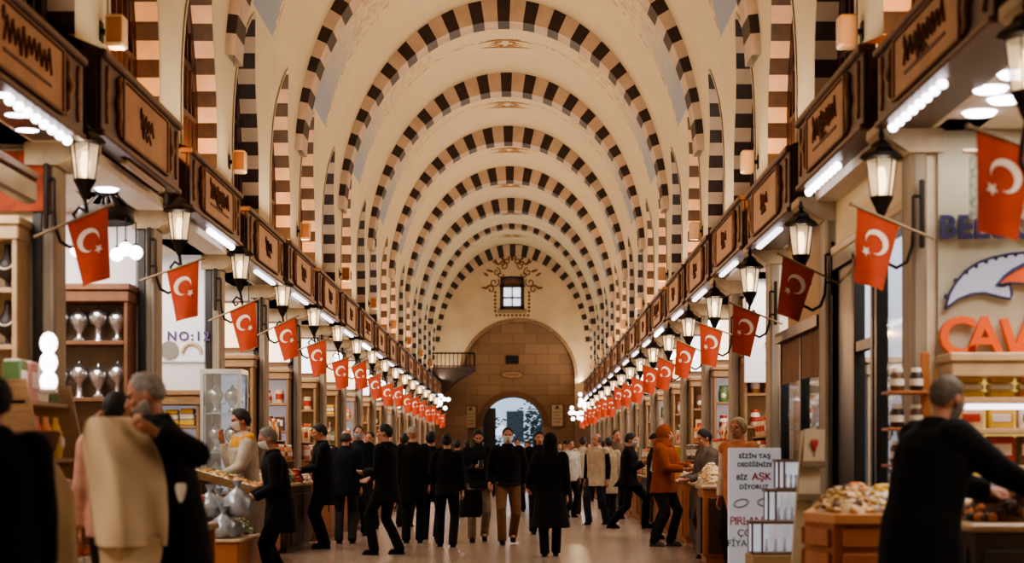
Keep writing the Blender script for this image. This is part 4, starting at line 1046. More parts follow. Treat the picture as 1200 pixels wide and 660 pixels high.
for i, (x, y_, cs) in enumerate(((2.22, 10.05, ['cream', 'gold', 'brown']), (2.46, 10.1, ['white', 'yellow', 'cream']), (2.42, 10.75, ['brown', 'cream', 'orange']))):
    heap('sweet_heap', (x, y_, .93), .17, .24, .15, cs, .035, 300 + i, 'heap of wrapped sweets on the corner counter, %s' % ['nearest the aisle', 'next to the man in black', 'at the back'][i], 'box', 110)
counter(1, 'right', -1, 2.72, 3.9, 9.15, 10.3, .9, 'dark grey food counter at the right edge before the man', mat('counter_grey', '#3b332e', .5), 2)
heap('date_heap', (3.05, 9.5, .9), .28, .22, .2, ['brown', 'orange', 'dark'], .04, 320, 'heap of dates on the dark counter at the right edge', 'ball', 150)
heap('sweet_heap', (2.95, 10.0, .9), .2, .2, .14, ['white', 'cream', 'pink'], .035, 321, 'heap of pale sweets behind the dates at the right', 'ball', 90)
for i in range(3):
    m = MB(); m.tube([(-.2, .03 * i, 0), (-.1, 0, .015), (.05, 0, .02), (.2, .01, .03)], [.02, .035, .035, .02], 8); o = m.build('dried_sausage', mat('sausage_dark', '#24140e', .5, noise=.3, nscale=30)); o.location = (2.95 + .04 * i, 9.24 + .075 * i, 1.06 - .02 * i)
    tag(o, 'dark dried sausage lying on the dates, %s from the camera' % ORD[i], 'sausage', 'dried sausages on the right counter')

# right row, second shop: black-framed glass front, cream transom
D0, D1 = DRr(0), DRr(1)
r = empty('glass_shopfront', (3.03, 0, 0)); r.location = (3.03, (D0 + D1) / 2, 0); tag(r, 'black-framed glass shopfront right of the cream leaflet stand', 'shopfront')
a, b_ = D0 + .05 - r.location.y, D1 - .35 - r.location.y
m = MB(); m.bx(-.04, .05, a, b_, 2.86, 2.98)
for t in (a, a + 1.05, a + 1.2, b_ - .95, b_): m.bx(-.04, .05, t - .04, t + .04, 0, 2.9)
m.bx(-.04, .05, a, b_, 0, .12); m.bx(-.03, .04, a + 1.2, b_ - .95, 2.1, 2.18); m.build('frame', M['frame_black'], r)
MB().bx(0, .012, a, a + 1.05, .1, 2.9).build('glass_pane', GLASS, r)
MB().bx(.0, .03, b_ - .95, b_, .1, 2.9).build('dark_door', mat('dark_door', '#17110e', .35), r)
MB().bx(-.05, .03, a, b_, 2.98, 3.06, 0, .01).build('awning_rail', mat('rail_cream', '#b59a72', .5), r)
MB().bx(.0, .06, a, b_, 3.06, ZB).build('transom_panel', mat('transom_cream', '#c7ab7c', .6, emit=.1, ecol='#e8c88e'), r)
yp = D1 - .27
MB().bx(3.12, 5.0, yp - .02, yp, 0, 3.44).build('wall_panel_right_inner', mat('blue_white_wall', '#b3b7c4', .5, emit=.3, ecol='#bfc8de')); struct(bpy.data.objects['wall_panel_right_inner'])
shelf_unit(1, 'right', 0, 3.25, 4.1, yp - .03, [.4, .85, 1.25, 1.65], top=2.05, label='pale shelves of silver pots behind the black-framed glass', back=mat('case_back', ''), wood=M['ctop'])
fill(1, 'right', 0, 3.25, 4.1, yp - .03, [.4, .85, 1.25, 1.65], .2, ['kettle', 'grinder', 'bottle'], ['white', 'grey', 'blue'], sc_=.85)
r = empty('goods_hanger', (2.98, D0 - .5, 0)); tag(r, 'orange wooden rack of dark pots at the first right pillar', 'rack')
MB().bx(-.03, .03, -.03, .03, 0, 1.95, 0, .008).build('post', M['counter'], r)
for k in range(4): MB().bx(-.26, .02, -.12, .12, .95 + .24 * k, .97 + .24 * k, 0, .004).build('shelf_board', M['counter'], r)
for k in range(4):
    for i in range(2): put('jar', ['dark', 'brown', 'dark', 'brown'][(k + i) % 4], (2.8 + .13 * i, D0 - .5, .97 + .24 * k), 0, '%s jar, %s on the %s tier of the orange pillar rack' % (['dark', 'brown', 'dark', 'brown'][(k + i) % 4], ['aisle side', 'pillar side'][i], TIER[k]), 'jars on the orange pillar rack', .75)

# right row, third shop: showcase with brown blind
D2 = DRr(2)
r = empty('glass_showcase', (3.03, (D1 + D2) / 2, 0)); tag(r, 'black-framed showcase with brown blind behind the white text board', 'showcase')
a, b_ = D1 + .05 - r.location.y, D1 + 2.55 - r.location.y
m = MB(); m.bx(-.1, .05, a, b_, 2.42, 2.52)
for t in (a, (a + b_) / 2, b_): m.bx(-.04, .05, t - .04, t + .04, 0, 2.45)
m.bx(-.04, .05, a, b_, .6, .68); m.build('frame', M['frame_black'], r)
m = MB(); nn = 30; m.rings([[(-.03 + .008 * math.sin(i * 1.3), a + (b_ - a) * i / nn, z) for i in range(nn + 1)] for z in (2.0, 2.2, 2.42)], 0, True, False, False); m.build('blind', mat('brown_blind', '#6d4b34', .8), r)
MB().bx(0, .012, a, b_, .68, 2.42).build('glass_pane', GLASS, r); MB().bx(0, .04, a, b_, 0, .6).build('base_panel', M['counter_dark'], r)
MB().bx(.04, .09, a, b_, 2.52, ZB).build('transom_panel', mat('transom_tan', '#a98a62', .7), r)
MB().bx(.5, .52, a, b_, .6, 2.42).build('lit_back', mat('case_back', ''), r)
for z in (.66, 1.1, 1.55): MB().bx(.06, .5, a, b_, z - .015, z).build('display_shelf', mat('shelf_glass', ''), r)
for ti, z in enumerate((.66, 1.1, 1.55)):
    for i in range(7): put(['kettle', 'bottle', 'jar'][(i + ti) % 3], ['white', 'green', 'grey'][i % 3], (3.25, D1 + .3 + .33 * i, z), 0, '%s, %s from the camera on the %s level of the blind showcase' % (['silver pot', 'bottle', 'jar'][(i + ti) % 3], ORD[i], ['lower', 'middle', 'upper'][ti]), 'pots in the showcase with the brown blind', .95)
yp = D2 - .27
shelf_unit(1, 'right', 1, 3.2, 3.9, yp, [.5, .9, 1.3, 1.7], top=2.1, label='wooden shelves in the third right shop beyond the showcase'); fill(1, 'right', 1, 3.2, 3.9, yp, [.5, .9, 1.3, 1.7], .17)
# tall white panel in the fourth right shop
yp = DRr(3) - .3; w_ = 40 * yp / F
r = empty('shop_sign_panel', (ux(888, yp), yp - .36, 0)); tag(r, 'tall white lit sign panel with small logo in the fourth right shop', 'sign')
MB().bx(-w_ / 2, w_ / 2, 0, .03, vz(450, yp), vz(330, yp), 0, .01).build('board', mat('white_sign', ''), r)
MB().lathe([(.05, 0), (.05, .02)], ((896 - 888) * yp / F, -.02, vz(405, yp)), 14, axis='y').build('orange_logo', ORG, r)
text_mesh('T', .13, mat('purple_letter', ''), r, ((895 - 888) * yp / F, -.01, vz(432, yp)), name='sign_letter')

counter(1, 'right', 3, 2.45, 3.0, 20.2, 20.9, .93, 'goods stand with dark end panel between white board and rust jacket', M['counter'], 1, M['counter_dark'])
heap('food_heap', (2.62, 20.55, .93), .16, .3, .26, ['cream', 'white', 'gold'], .04, 500, 'pale heap of packs on the stand in front of the fleece seller', 'box', 110)
heap('food_heap', (2.86, 20.5, .93), .1, .28, .34, ['yellow', 'cream', 'brown'], .04, 501, 'yellow and brown heap of packs on the stand behind the white board', 'box', 90)
# white text board
d = 15.0; r = empty('text_board', at(884, 703, d)); r.location.z = 0; tag(r, 'white standing board with black and red lettering on the right', 'sign board'); O_ = Vector(r.location)
w_ = 62 * d / F; zt = vz(525, d)
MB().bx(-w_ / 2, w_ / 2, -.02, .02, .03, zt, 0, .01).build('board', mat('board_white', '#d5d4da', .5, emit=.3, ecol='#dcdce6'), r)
m = MB(); m.bx(-w_ / 2 - .02, w_ / 2 + .02, -.12, .12, 0, .035, 0, .01); m.build('foot', M['steel'], r)
BLK_T = mat('board_black', '#15121a', .6); RED_T = mat('board_red', '#b8352c', .6)
def bt(s, u, v, hpx, m_, bold=.003, sp=1.0): text_mesh(s, hpx / .7 * d / F, m_, r, ((u - 884) * d / F, -.024, vz(v, d)), extrude=.003, name='lettering', bold=bold, space=sp)
bt('SİZİN TAŞ', 884, 535, 5.0, BLK_T, .0015, 1.08); bt('DEDİĞİNİZE', 884, 545, 4.6, BLK_T, .0015, 1.05); bt('BİZ', 869, 560, 5.6, BLK_T, .0015); bt('AŞK', 892, 559, 8.0, RED_T, .002); bt('DİYORUZ', 883, 571, 5.0, BLK_T, .0015, 1.05)
bt('PIRLANTA', 882, 611, 9.5, RED_T, 0, .85); bt('ÇOK', 876, 625, 8, BLK_T, 0); bt('FİYATLAR', 876, 637, 7.5, BLK_T, 0)
m = MB()
for u, v in ((868, 590), (896, 589)):
    for k in (1, .8): m.tube([((u - 884 + 9 * k * math.cos(t * PI / 10)) * d / F, -.024, vz(v + 5 * k * math.sin(t * PI / 10) - (u < 880) * 1.5 * math.cos(t * PI / 10), d)) for t in range(21)], .003, 4)
m.build('ring_drawing', mat('pencil_grey', '#77757c', .6), r)
# stepped glass display cases on a wooden base
d = 13.2; r = empty('display_stand', (at(910, 537, d).x, d, 0)); tag(r, 'stepped stand of three lit glass cases beside the white board', 'display stand')
X_ = lambda u: (u - 910) * d / F
MB().bx(X_(880), X_(932), -.1, .35, 0, vz(650, d), 0, .01).build('base', mat('pale_wood', '#a9865c', .5, noise=.1), r)
CASE = mat('case_white', '#dfe2ea', .5, emit=.75, ecol='#e4e8f6'); TW = mat('case_frame', '#7c6453', .4)
MB().bx(X_(902), X_(944), .12, .35, vz(650, d), vz(612, d), 0, .01).build('riser', mat('pale_wood', ''), r); MB().bx(X_(918), X_(946), .22, .35, vz(612, d), vz(574, d), 0, .01).build('riser', mat('pale_wood', ''), r)
for i, (u0, u1, v0, v1, y0) in enumerate(((880, 933, 613, 648, -.08), (901, 941, 576, 611, .02), (916, 946, 541, 573, .14))):
    c_ = empty('glass_case'); c_.parent = r; a, b2, za, zb_ = X_(u0), X_(u1), vz(v1, d), vz(v0, d); m = MB()
    for x in (a, a + (b2 - a) * .22, b2): m.bx(x - .008, x + .008, y0, y0 + .016, za, zb_)
    for x in (a, b2): m.bx(x - .008, x + .008, y0 + .2, y0 + .216, za, zb_)
    m.bx(a, b2, y0, y0 + .21, za - .012, za + .006); m.bx(a - .02, b2 + .01, y0 - .01, y0 + .22, zb_ - .006, zb_ + .018); m.build('frame', TW, c_)
    MB().bx(a, b2, y0 + .2, y0 + .206, za, zb_).build('lit_back', CASE, c_); MB().bx(a, b2, y0 + .002, y0 + .006, za, zb_).build('pane', GLASS, c_)
    m = MB()
    for k in range(3): m.lathe([(.012, 0), (.016, .02), (.01, .07), (.014, .1), (.004, .11)], (a + (b2 - a) * (.35 + .2 * k), y0 + .1, za), 8)
    m.build('trinkets', M['silver'], c_)
# cream leaflet stand with tulip
d = 12.1; r = empty('leaflet_stand', (at(945, 537, d).x, d, 0)); tag(r, 'cream slanted leaflet stand with red tulip emblem beside black shopfront', 'leaflet stand'); X_ = lambda u: (u - 945) * d / F
CR = mat('stand_cream', '#b9a585', .6, noise=.08)
MB().poly([(X_(922), 0, 0), (X_(945), 0, 0), (X_(957), 0, vz(500, d)), (X_(940), 0, vz(505, d))], (0, .06, 0)).build('post', CR, r)
for (v0, v1, u0, u1) in ((503, 545, 940, 967), (549, 583, 934, 962)):
    o = MB().poly([(X_(u0), -.06, vz(v1, d)), (X_(u1) - .02, -.06, vz(v1, d)), (X_(u1), .0, vz(v0, d)), (X_(u0) + .02, .0, vz(v0, d))], (0, .03, 0)).build('leaflet_tray', CR, r)
    MB().bx(X_(u0), X_(u1) - .01, -.09, -.03, vz(v1, d) - .02, vz(v1, d) + .03, 0, .006).build('tray_lip', mat('stand_lip', '#7d6a52', .6), o)
m = MB()
for a in (-.35, 0, .35): m.ball((X_(953) + .02 * math.sin(a), -.05, vz(522, d) + .0), (.016, .006, .045), 8, rot=Matrix.Rotation(a, 3, 'Y'))
m.tube([(X_(953), -.055, vz(524, d)), (X_(953), -.06, vz(535, d))], .004, 5); m.build('tulip_emblem', mat('tulip_red', '#9c2f22', .6), r)
# basket and sack by the nearest left person
p = at(38, 520, 9.4); r = empty('woven_basket', (p.x, 9.4, 0)); tag(r, 'brown woven basket on a cream sack by the left edge', 'basket')
MB().lathe([(.09, 1.24), (.13, 1.3), (.15, 1.38), (.14, 1.4), (.1, 1.3)], n=14).build('bowl', mat('wicker', '#5b3a24', .8, noise=.35, nscale=30, bump=.5), r)
m = MB(); m.lathe([(.145, 1.37), (.158, 1.385), (.145, 1.4)], n=14, cap=False); m.build('rim', mat('wicker', ''), r)
p = at(48, 590, 9.4); o = MB().lathe([(.2, 0), (.24, .06), (.22, .3), (.24, .7), (.22, 1.05), (.14, 1.2), (.1, 1.24)], n=16).build('grain_sack', mat('sack_cream', '#a38a66', .9, noise=.15, nscale=6, bump=.3)); o.location = (p.x - .04, 9.4, 0)
tag(o, 'tall cream sack standing behind the black-coated person at left edge', 'sack')
# ------------------------------------------------------------------ people
DG = lambda: bpy.context.evaluated_depsgraph_get()
def fuse(mb, name, mats, voxel, smooth=2, sub=None):
    # weld overlapping closed shapes into one continuous skin
    me = mb.mesh('tmp', [])
    import bmesh
    bm = bmesh.new(); bm.from_mesh(me); bmesh.ops.recalc_face_normals(bm, faces=bm.faces); bm.to_mesh(me); bm.free()
    o = bpy.data.objects.new('tmp', me); COL.objects.link(o)
    r = o.modifiers.new('r', 'REMESH'); r.mode = 'VOXEL'; r.voxel_size = voxel; r.use_smooth_shade = True
    if smooth:
        s = o.modifiers.new('s', 'SMOOTH'); s.iterations = smooth; s.factor = .5
    bpy.context.view_layer.update()
    nm_ = bpy.data.meshes.new_from_object(o.evaluated_get(DG()))
    bpy.data.objects.remove(o); bpy.data.meshes.remove(me)
    nm_.name = name; nm_.materials.clear()
    for x in (mats if isinstance(mats, list) else [mats]): nm_.materials.append(x)
    for p in nm_.polygons: p.use_smooth = True
    return nm_

def ik(a, c, l1, l2, pole):
    d = c - a; L = d.length; mx = (l1 + l2) * .995
    if L > mx: c = a + d * (mx / L); d = c - a; L = mx
    k = (l1 * l1 - l2 * l2 + L * L) / (2 * L); h = math.sqrt(max(0, l1 * l1 - k * k))
    n = d.normalized(); p = pole - n * pole.dot(n)
    if p.length < 1e-5: p = n.orthogonal()
    return a + n * k + p.normalized() * h, c

def ellring(c, u, v, ru, rv, n=16): return [c + u * (ru * math.cos(2 * PI * i / n)) + v * (rv * math.sin(2 * PI * i / n)) for i in range(n)]

def hand_shapes(m, wrist, dirn, palm_n, side, k, curl=.5):
    # palm, four unequal fingers bending towards palm_n and a thumb on the side
    d = dirn.normalized(); pn = (palm_n - d * palm_n.dot(d)).normalized(); w = d.cross(pn).normalized() * side
    m.tube([wrist - d * .02, wrist + d * .02, wrist + d * .055, wrist + d * .09], [.027 * k, .034 * k, .041 * k, .036 * k], 10, up=w, flat=.48)
    for i, (off, ln) in enumerate(((.03, .066), (.0105, .076), (-.0105, .071), (-.03, .056))):
        p = wrist + d * .082 + w * off * k; dd = d.copy(); pts = [p]
        for s in range(3):
            a = curl * (.45 + .35 * s); dd = (d * math.cos(a * (s + 1) * .75) + pn * math.sin(a * (s + 1) * .75)).normalized()
            p = p + dd * ln * k * (.46, .32, .26)[s]; pts.append(p)
        m.tube(pts, [.0098 * k, .0094 * k, .0088 * k, .0075 * k], 7)
    t0 = wrist + d * .03 + w * .026 * k; t1 = t0 + (d * .6 + w * .75 + pn * .25).normalized() * .04 * k; t2 = t1 + (d * .9 + w * .15 + pn * .45).normalized() * .045 * k
    m.tube([t0, t1, t2], [.015 * k, .0125 * k, .0095 * k], 7)

def person(label, x, y, face_deg, H, lean=.0, yaw=0, nod=0, hl=None, hr=None, feet=None, coat=None, trousers='#15110f', hem=.82, flare=0, skin=None,
           hair='short', haircol='#1a120e', mask=None, beard=None, shoes='#0d0a09', open_front=None, vest=None, hood=False, vox=.010, z=0, curl=.5, sleeve=None, group=None, bulk=1.07, extra=None):
    """face_deg: 0 looks towards the camera, 90 towards +X, 180 away from the camera, -90 towards -X. Hands and feet are in the
    body's own frame (its left is +X, forward is -Y), for a height of 1.75 m."""
    k = H / 1.75
    V_ = lambda a, b_, c: Vector((a, b_, c))
    up = V_(0, -math.sin(lean), math.cos(lean)); fw = V_(0, -math.cos(lean), -math.sin(lean)); rt = V_(1, 0, 0)
    feet = feet or ((.1, .0), (-.1, .0))
    zsh = .09
    spread = max(abs(feet[0][1] - feet[1][1]), 0)
    P = V_(0, (feet[0][1] + feet[1][1]) / 2 * .9 + .12 * lean, .93 - spread * spread * .22)
    sp = lambda t: P + up * t
    neck = sp(.54); Hc = neck + (up * .7 + V_(0, 0, .3)).normalized() * .132 + fw * (.02 + .05 * nod)
    hy = Matrix.Rotation(-yaw, 3, 'Z') @ Matrix.Rotation(nod + lean * .45, 3, 'X')
    hp = lambda a, b_, c: Hc + hy @ V_(a, b_, c)
    leg = []
    for s, ft in ((1, feet[0]), (-1, feet[1])):
        hip = P + rt * (.088 * s) + V_(0, 0, -.03); lift = ft[2] if len(ft) > 2 else 0
        an = V_(ft[0], ft[1] + .02, zsh + lift); kn, an = ik(hip, an, .43, .43, V_(s * .12, -1, 0)); leg.append((hip, kn, an, s, lift))
    arm = []
    for s, hd in ((1, hl), (-1, hr)):
        sh = sp(.46) + rt * (.178 * s); t = V_(*hd) if hd else V_(.235 * s, -.03, .84)
        el, wr = ik(sh, t, .285, .25, V_(s * .35, .9, -.45)); arm.append((sh, el, wr, s, hd))
    # --- body: one continuous skin
    m = MB()
    m.rings([ellring(sp(t), rt, fw, a, b_) for t, a, b_ in ((-.1, .06, .07), (-.06, .14, .11), (.0, .155, .115), (.12, .13, .098), (.25, .15, .105), (.38, .162, .11), (.45, .15, .095), (.5, .085, .07), (.54, .055, .055))])
    m.tube([neck - up * .03, neck + (Hc - neck) * .45, Hc - hy @ V_(0, -.0, .05)], [.058, .053, .052], 12)
    m.ball(hp(0, .008, .022), (.0745, .094, .098), 16, rot=hy); m.ball(hp(0, -.022, -.048), (.056, .066, .066), 14, rot=hy); m.ball(hp(0, -.052, -.082), (.03, .03, .026), 10, rot=hy)
    m.tube([hp(0, -.084, .012), hp(0, -.098, -.012), hp(0, -.109, -.03), hp(0, -.09, -.038)], [.009, .012, .0155, .012], 8)
    m.ball(hp(0, -.086, -.062), (.026, .014, .012), 8, rot=hy)
    for s in (-1, 1):
        m.ball(hp(s * .076, .012, -.004), (.011, .02, .031), 8, rot=hy); m.ball(hp(s * .04, -.068, -.02), (.022, .02, .016), 8, rot=hy); m.ball(hp(s * .03, -.083, .024), (.024, .012, .008), 8, rot=hy)
    for hip, kn, an, s, lift in leg:
        m.tube([hip + V_(0, 0, .04), hip.lerp(kn, .5), kn, kn.lerp(an, .35), an], [.088, .075, .055, .056, .036], 12)
        m.ball(an + V_(0, -.06, -.05), (.036, .1, .032), 8)
    for sh, el, wr, s, hd in arm:
        m.ball(sh, .058, 10); m.tube([sh, sh.lerp(el, .5), el, el.lerp(wr, .4), wr], [.053, .047, .038, .037, .026], 10)
        hand_shapes(m, wr, wr - el, (V_(-s, 0, 0) if not hd else V_(-s * .6, 0, .6) + fw * -.2), s, 1, curl)
    if k != 1: m.v = [tuple(c * k for c in v) for v in m.v]
    me = fuse(m, 'person', [skin or M['skin'], M['eye'], M['brow'], M['skin_red']], vox, 1)
    inv = hy.transposed()
    for p in me.polygons:
        q = inv @ (Vector(p.center) / k - Hc)
        if q.y < -.05 and abs(q.x) < .06:
            ax = abs(q.x)
            if abs(ax - .031) < .011 and abs(q.z - .004) < .0045: p.material_index = 1
            elif abs(ax - .033) < .02 and abs(q.z - .028 + ax * .1) < .0035: p.material_index = 2
            elif ax < .026 and abs(q.z + .062) < .0085: p.material_index = 3
    body = bpy.data.objects.new('person', me); COL.objects.link(body); body.location = (x, y, z); body.rotation_euler[2] = math.radians(face_deg)
    tag(body, label, 'person', group)
    def part(mb, name, mt, v=None, sm=2, raw=False):
        if k != 1: mb.v = [tuple(c * k for c in w) for w in mb.v]
        if raw: return mb.build(name, mt, body)
        o = bpy.data.objects.new(name, fuse(mb, name, mt, v or .014, sm)); COL.objects.link(o); o.parent = body; return o
    # --- clothes
    m = MB()
    m.rings([ellring(sp(t), rt, fw, a, b_) for t, a, b_ in ((-.12, .09, .09), (-.06, .165, .128), (.0, .172, .13), (.1, .152, .115), (.13, .145, .11))])
    for hip, kn, an, s, lift in leg:
        m.tube([hip + V_(0, 0, .05), hip.lerp(kn, .45), kn, kn.lerp(an, .5), an + V_(0, .005, -.045)], [.1, .09, .073, .069, .067], 12)
    part(m, 'trousers', cloth(trousers))
    if coat:
        B = bulk; m = MB()
        hz = hem - P.z                    # hem height measured along the spine / straight down below the hips
        rings_ = []
        if hz < 0:
            n_ = 4
            for i in range(n_):
                f = 1 - i / n_; zz = hem + (P.z - hem) * (1 - f)
                rings_.append(ellring(V_(P.x, P.y, zz), rt, V_(0, -1, 0), (.182 + flare * f) * B, (.14 + flare * .8 * f + spread * .18 * f) * B))
        rings_ += [ellring(sp(t), rt, fw, a * B, b_ * B) for t, a, b_ in ((max(hz, 0), .182, .14), (max(hz, 0) + .1, .172, .132), (.25, .182, .134), (.38, .188, .135), (.45, .172, .115), (.5, .115, .088), (.545, .076, .074))]
        m.rings(rings_)
        for sh, el, wr, s, hd in arm:
            m.ball(sh + V_(-s * .01, 0, 0), .08 * B, 12)
            if vest: m.tube([sh, sh.lerp(el, .15)], [.075, .07], 10)
            else: m.tube([sh, sh.lerp(el, .5), el, el.lerp(wr, .5), wr - (wr - el).normalized() * .01], [.076 * B, .067 * B, .061 * B, .053 * B, .045 * B], 12)
        if hood:
            m.ball(sp(.52) - fw * .085, (.13, .075, .09), 12); 
        else: m.tube([sp(.5) - fw * .01, sp(.565) - fw * .012], [.098, .078], 14, flat=.92)
        co = part(m, vest and 'vest' or 'coat', cloth(coat))
        if vest:
            m = MB()
            for sh, el, wr, s, hd in arm: m.tube([sh, sh.lerp(el, .5), el, el.lerp(wr, .5), wr - (wr - el).normalized() * .01], [.066, .06, .054, .047, .041], 12)
            m.rings([ellring(sp(t), rt, fw, a, b_) for t, a, b_ in ((.4, .17, .12), (.5, .1, .085), (.56, .07, .07))])
            part(m, 'shirt', cloth(vest))
        if open_front:
            m = MB(); pts = []
            for t in (.5, .42, .3, .15, .02): pts.append(t)
            rr_ = {.5: (.04, .1), .42: (.05, .128), .3: (.055, .146), .15: (.05, .142), .02: (.045, .148)}
            m.rings([[sp(t) + rt * (rr_[t][0] * q) + fw * (rr_[t][1] * B + .004 - .012 * q * q) for q in (-1, -.5, 0, .5, 1)] for t in pts], 0, True, False, False)
            m2 = MB(); part(m, 'shirt_front', cloth(open_front), raw=True)
    for hip, kn, an, s, lift in leg:
        m = MB(); t = .35 if lift > .04 else 0
        rt2 = Matrix.Rotation(t, 3, 'X')
        for c_, r_ in (((0, -.075, -.052), (.043, .088, .036)), ((0, .0, -.045), (.04, .062, .042)), ((0, .0, .0), (.046, .055, .045))): m.ball(an + rt2 @ V_(*c_), r_, 10, rot=rt2)
        m.box(an + rt2 @ V_(0, -.055, -.08), (.08, .24, .018), 0, .008, rt2)
        part(m, 'shoe', cloth(shoes), .011, 1)
    # --- hair, mask, beard: shells following the head
    def shell(lo, hi, az, rad, nu=22, nv=9, th=.02, c=(0, .006, .012), fluff=True):
        mm = MB(); rs = []
        for layer in (0, 1):
            for j in range(nv + 1):
                row = []
                for i in range(nu + 1):
                    a = az[0] + (az[1] - az[0]) * i / nu; l, h_ = lo(a), hi(a); e = l + (h_ - l) * j / nv; kk = 1 - th / .09 * layer
                    if fluff: kk = (kk * min(1, .9 + .1 * j / 2.5) if not layer else kk * .96) + (R.uniform(-.035, .035) if not layer and 0 < j < nv - 1 and 0 < i < nu else 0)
                    row.append(hp(c[0] + rad[0] * kk * math.cos(e) * math.sin(a), c[1] - rad[1] * kk * math.cos(e) * math.cos(a), c[2] + rad[2] * kk * math.sin(e)))
                rs.append(row)
        n1 = nv + 1; mm.rings(rs[:n1], 0, True, False, False); mm.rings(rs[n1:], 0, True, False, False)
        for e in (0, nv): mm.rings([rs[e], rs[n1 + e]], 0, True, False, False)
        for side in (0, nu): mm.rings([[rs[j][side] for j in range(n1)], [rs[n1 + j][side] for j in range(n1)]], 0, True, False, False)
        return mm
    hm = mat('hair_' + haircol.lstrip('#'), haircol, .75, noise=.35, nscale=40, bump=.4)
    def lerp_line(tab):
        def f(a):
            a = abs(a)
            for (a0_, e0), (a1_, e1) in zip(tab, tab[1:]):
                if a <= a1_: return math.radians(e0 + (e1 - e0) * (a - a0_) / (a1_ - a0_))
            return math.radians(tab[-1][1])
        return f
    line = lerp_line([(0, 50), (.55, 44), (1.05, 14), (1.4, -4), (1.8, -2), (2.2, -30), (3.2, -42)])
    line_full = lerp_line([(0, 40), (.55, 36), (1.0, 14), (1.4, -8), (1.8, -8), (2.2, -34), (3.2, -46)])
    line_rec = lerp_line([(0, 78), (.5, 66), (1.0, 22), (1.4, -2), (1.8, 0), (2.2, -28), (3.2, -40)])
    if hair == 'short': part(shell(line, lambda a: math.radians(89.5), (-PI, PI), (.087, .11, .116)), 'hair', hm, raw=True)
    elif hair == 'receding': part(shell(line_rec, lambda a: math.radians(89.5), (-PI, PI), (.087, .11, .114)), 'hair', hm, raw=True)
    elif hair == 'full': part(shell(line_full, lambda a: math.radians(89.5), (-PI, PI), (.09, .113, .12)), 'hair', hm, raw=True)
    elif hair == 'bald': part(shell(lambda a: math.radians(-36), lambda a: math.radians(18 + 20 * (1 - math.cos(a)) / 2), (PI * .42, PI * 1.58), (.087, .11, .11), th=.014), 'hair', hm, raw=True)
    elif hair in ('bun', 'long'):
        mm = shell(lambda a: math.radians(38 - 80 * (1 - math.cos(a)) / 2), lambda a: math.radians(89.5), (-PI, PI), (.092, .115, .12))
        if hair == 'bun': mm.ball(hp(0, .1, .075), (.05, .048, .048), 10)
        else: mm.rings([[hp(.09 * math.sin(a), .06 + .06 * math.cos(a), zz) for a in [2 * PI * i / 14 for i in range(14)]] for zz in (.06, -.05, -.16, -.24)])
        part(mm, 'hair', hm, raw=True)
    elif hair == 'scarf':
        mm = MB(); mm.ball(hp(0, .018, .012), (.1, .112, .128), 16, rot=hy); mm.tube([hp(0, .03, -.05), neck - up * .0, neck - up * .08], [.098, .11, .15], 14, flat=.85)
        part(mm, 'headscarf', cloth(haircol), .012)
    elif hair == 'cap':
        part(shell(lambda a: math.radians(22 - 16 * (1 - math.cos(a)) / 2), lambda a: math.radians(89.5), (-PI, PI), (.096, .12, .118), fluff=False), 'knit_cap', cloth(haircol), raw=True)
    elif hair == 'hood':
        mm = MB(); mm.ball(hp(0, .03, .015), (.112, .118, .135), 16, rot=hy); mm.tube([hp(0, .03, -.06), neck - up * .05], [.105, .13], 14, flat=.9)
        part(mm, 'hood', cloth(coat), .012)
    if beard: part(shell(lambda a: math.radians(-84), lambda a: math.radians(-30 + 16 * (1 - math.cos(a))), (-1.6, 1.6), (.083, .117, .15), 14, 6, .02), 'beard', mat('beard_' + beard.lstrip('#'), beard, .85, noise=.3, nscale=40, bump=.4), raw=True)
    if mask:
        mm = shell(lambda a: math.radians(-80), lambda a: math.radians(-8), (-1.25, 1.25), (.084, .122, .13), 14, 6, .008, fluff=False)
        mo = part(mm, 'face_mask', M['mask'] if mask is True else cloth(mask), raw=True)
    if extra: extra(body, part, sp, fw, rt, up, P, hp, arm)
    return body, arm, k
def hand_world(b, i):
    """world position of a hand of a person tuple"""
    body, arm, k = b
    wr, el = arm[i][2], arm[i][1]
    q = (wr + (wr - el).normalized() * .09) * k
    return Matrix.Translation(body.location) @ Matrix.Rotation(body.rotation_euler[2], 4, 'Z') @ q
def px(u, d): return ux(u, d)
BK = '#0c0a09'
# 1 near left edge
person('person in black coat cut off by the left edge of the view, closest of all', px(-8, 7.0), 7.0, 200, 1.62, lean=.12, yaw=-.3, coat='#080706', hem=.55, bulk=1.12, vox=.009, haircol='#120d0a', trousers='#0a0808')
# 2 old man with the beige cloth
P2 = person('grey-bearded man in long black coat holding up a beige cloth', px(198, 8.95), 8.95, -82, 1.75, lean=.2, yaw=.0, nod=.22, hl=(.42, -.04, 1.38), hr=(-.12, -.34, 1.38), coat='#080706', hem=.62, bulk=1.2,
       hair='receding', haircol='#857b72', beard='#9b948c', vox=.007, trousers='#0b0909', feet=((.12, -.08), (-.1, .1)), curl=.9)
# white paper tag peeking from his pocket
p = at(212, 577, 8.52); o = MB().rings([[(w * math.cos(a), .006 * math.sin(a), zz) for a in [2 * PI * i / 10 for i in range(10)]] for w, zz in ((.008, -.05), (.02, -.02), (.028, .02), (.025, .04), (.018, .045))]).build('folded_glove', mat('glove_white', '#cfc4b2', .8)); o.location = p
tag(o, 'pale folded glove peeking from the black coat pocket', 'glove')
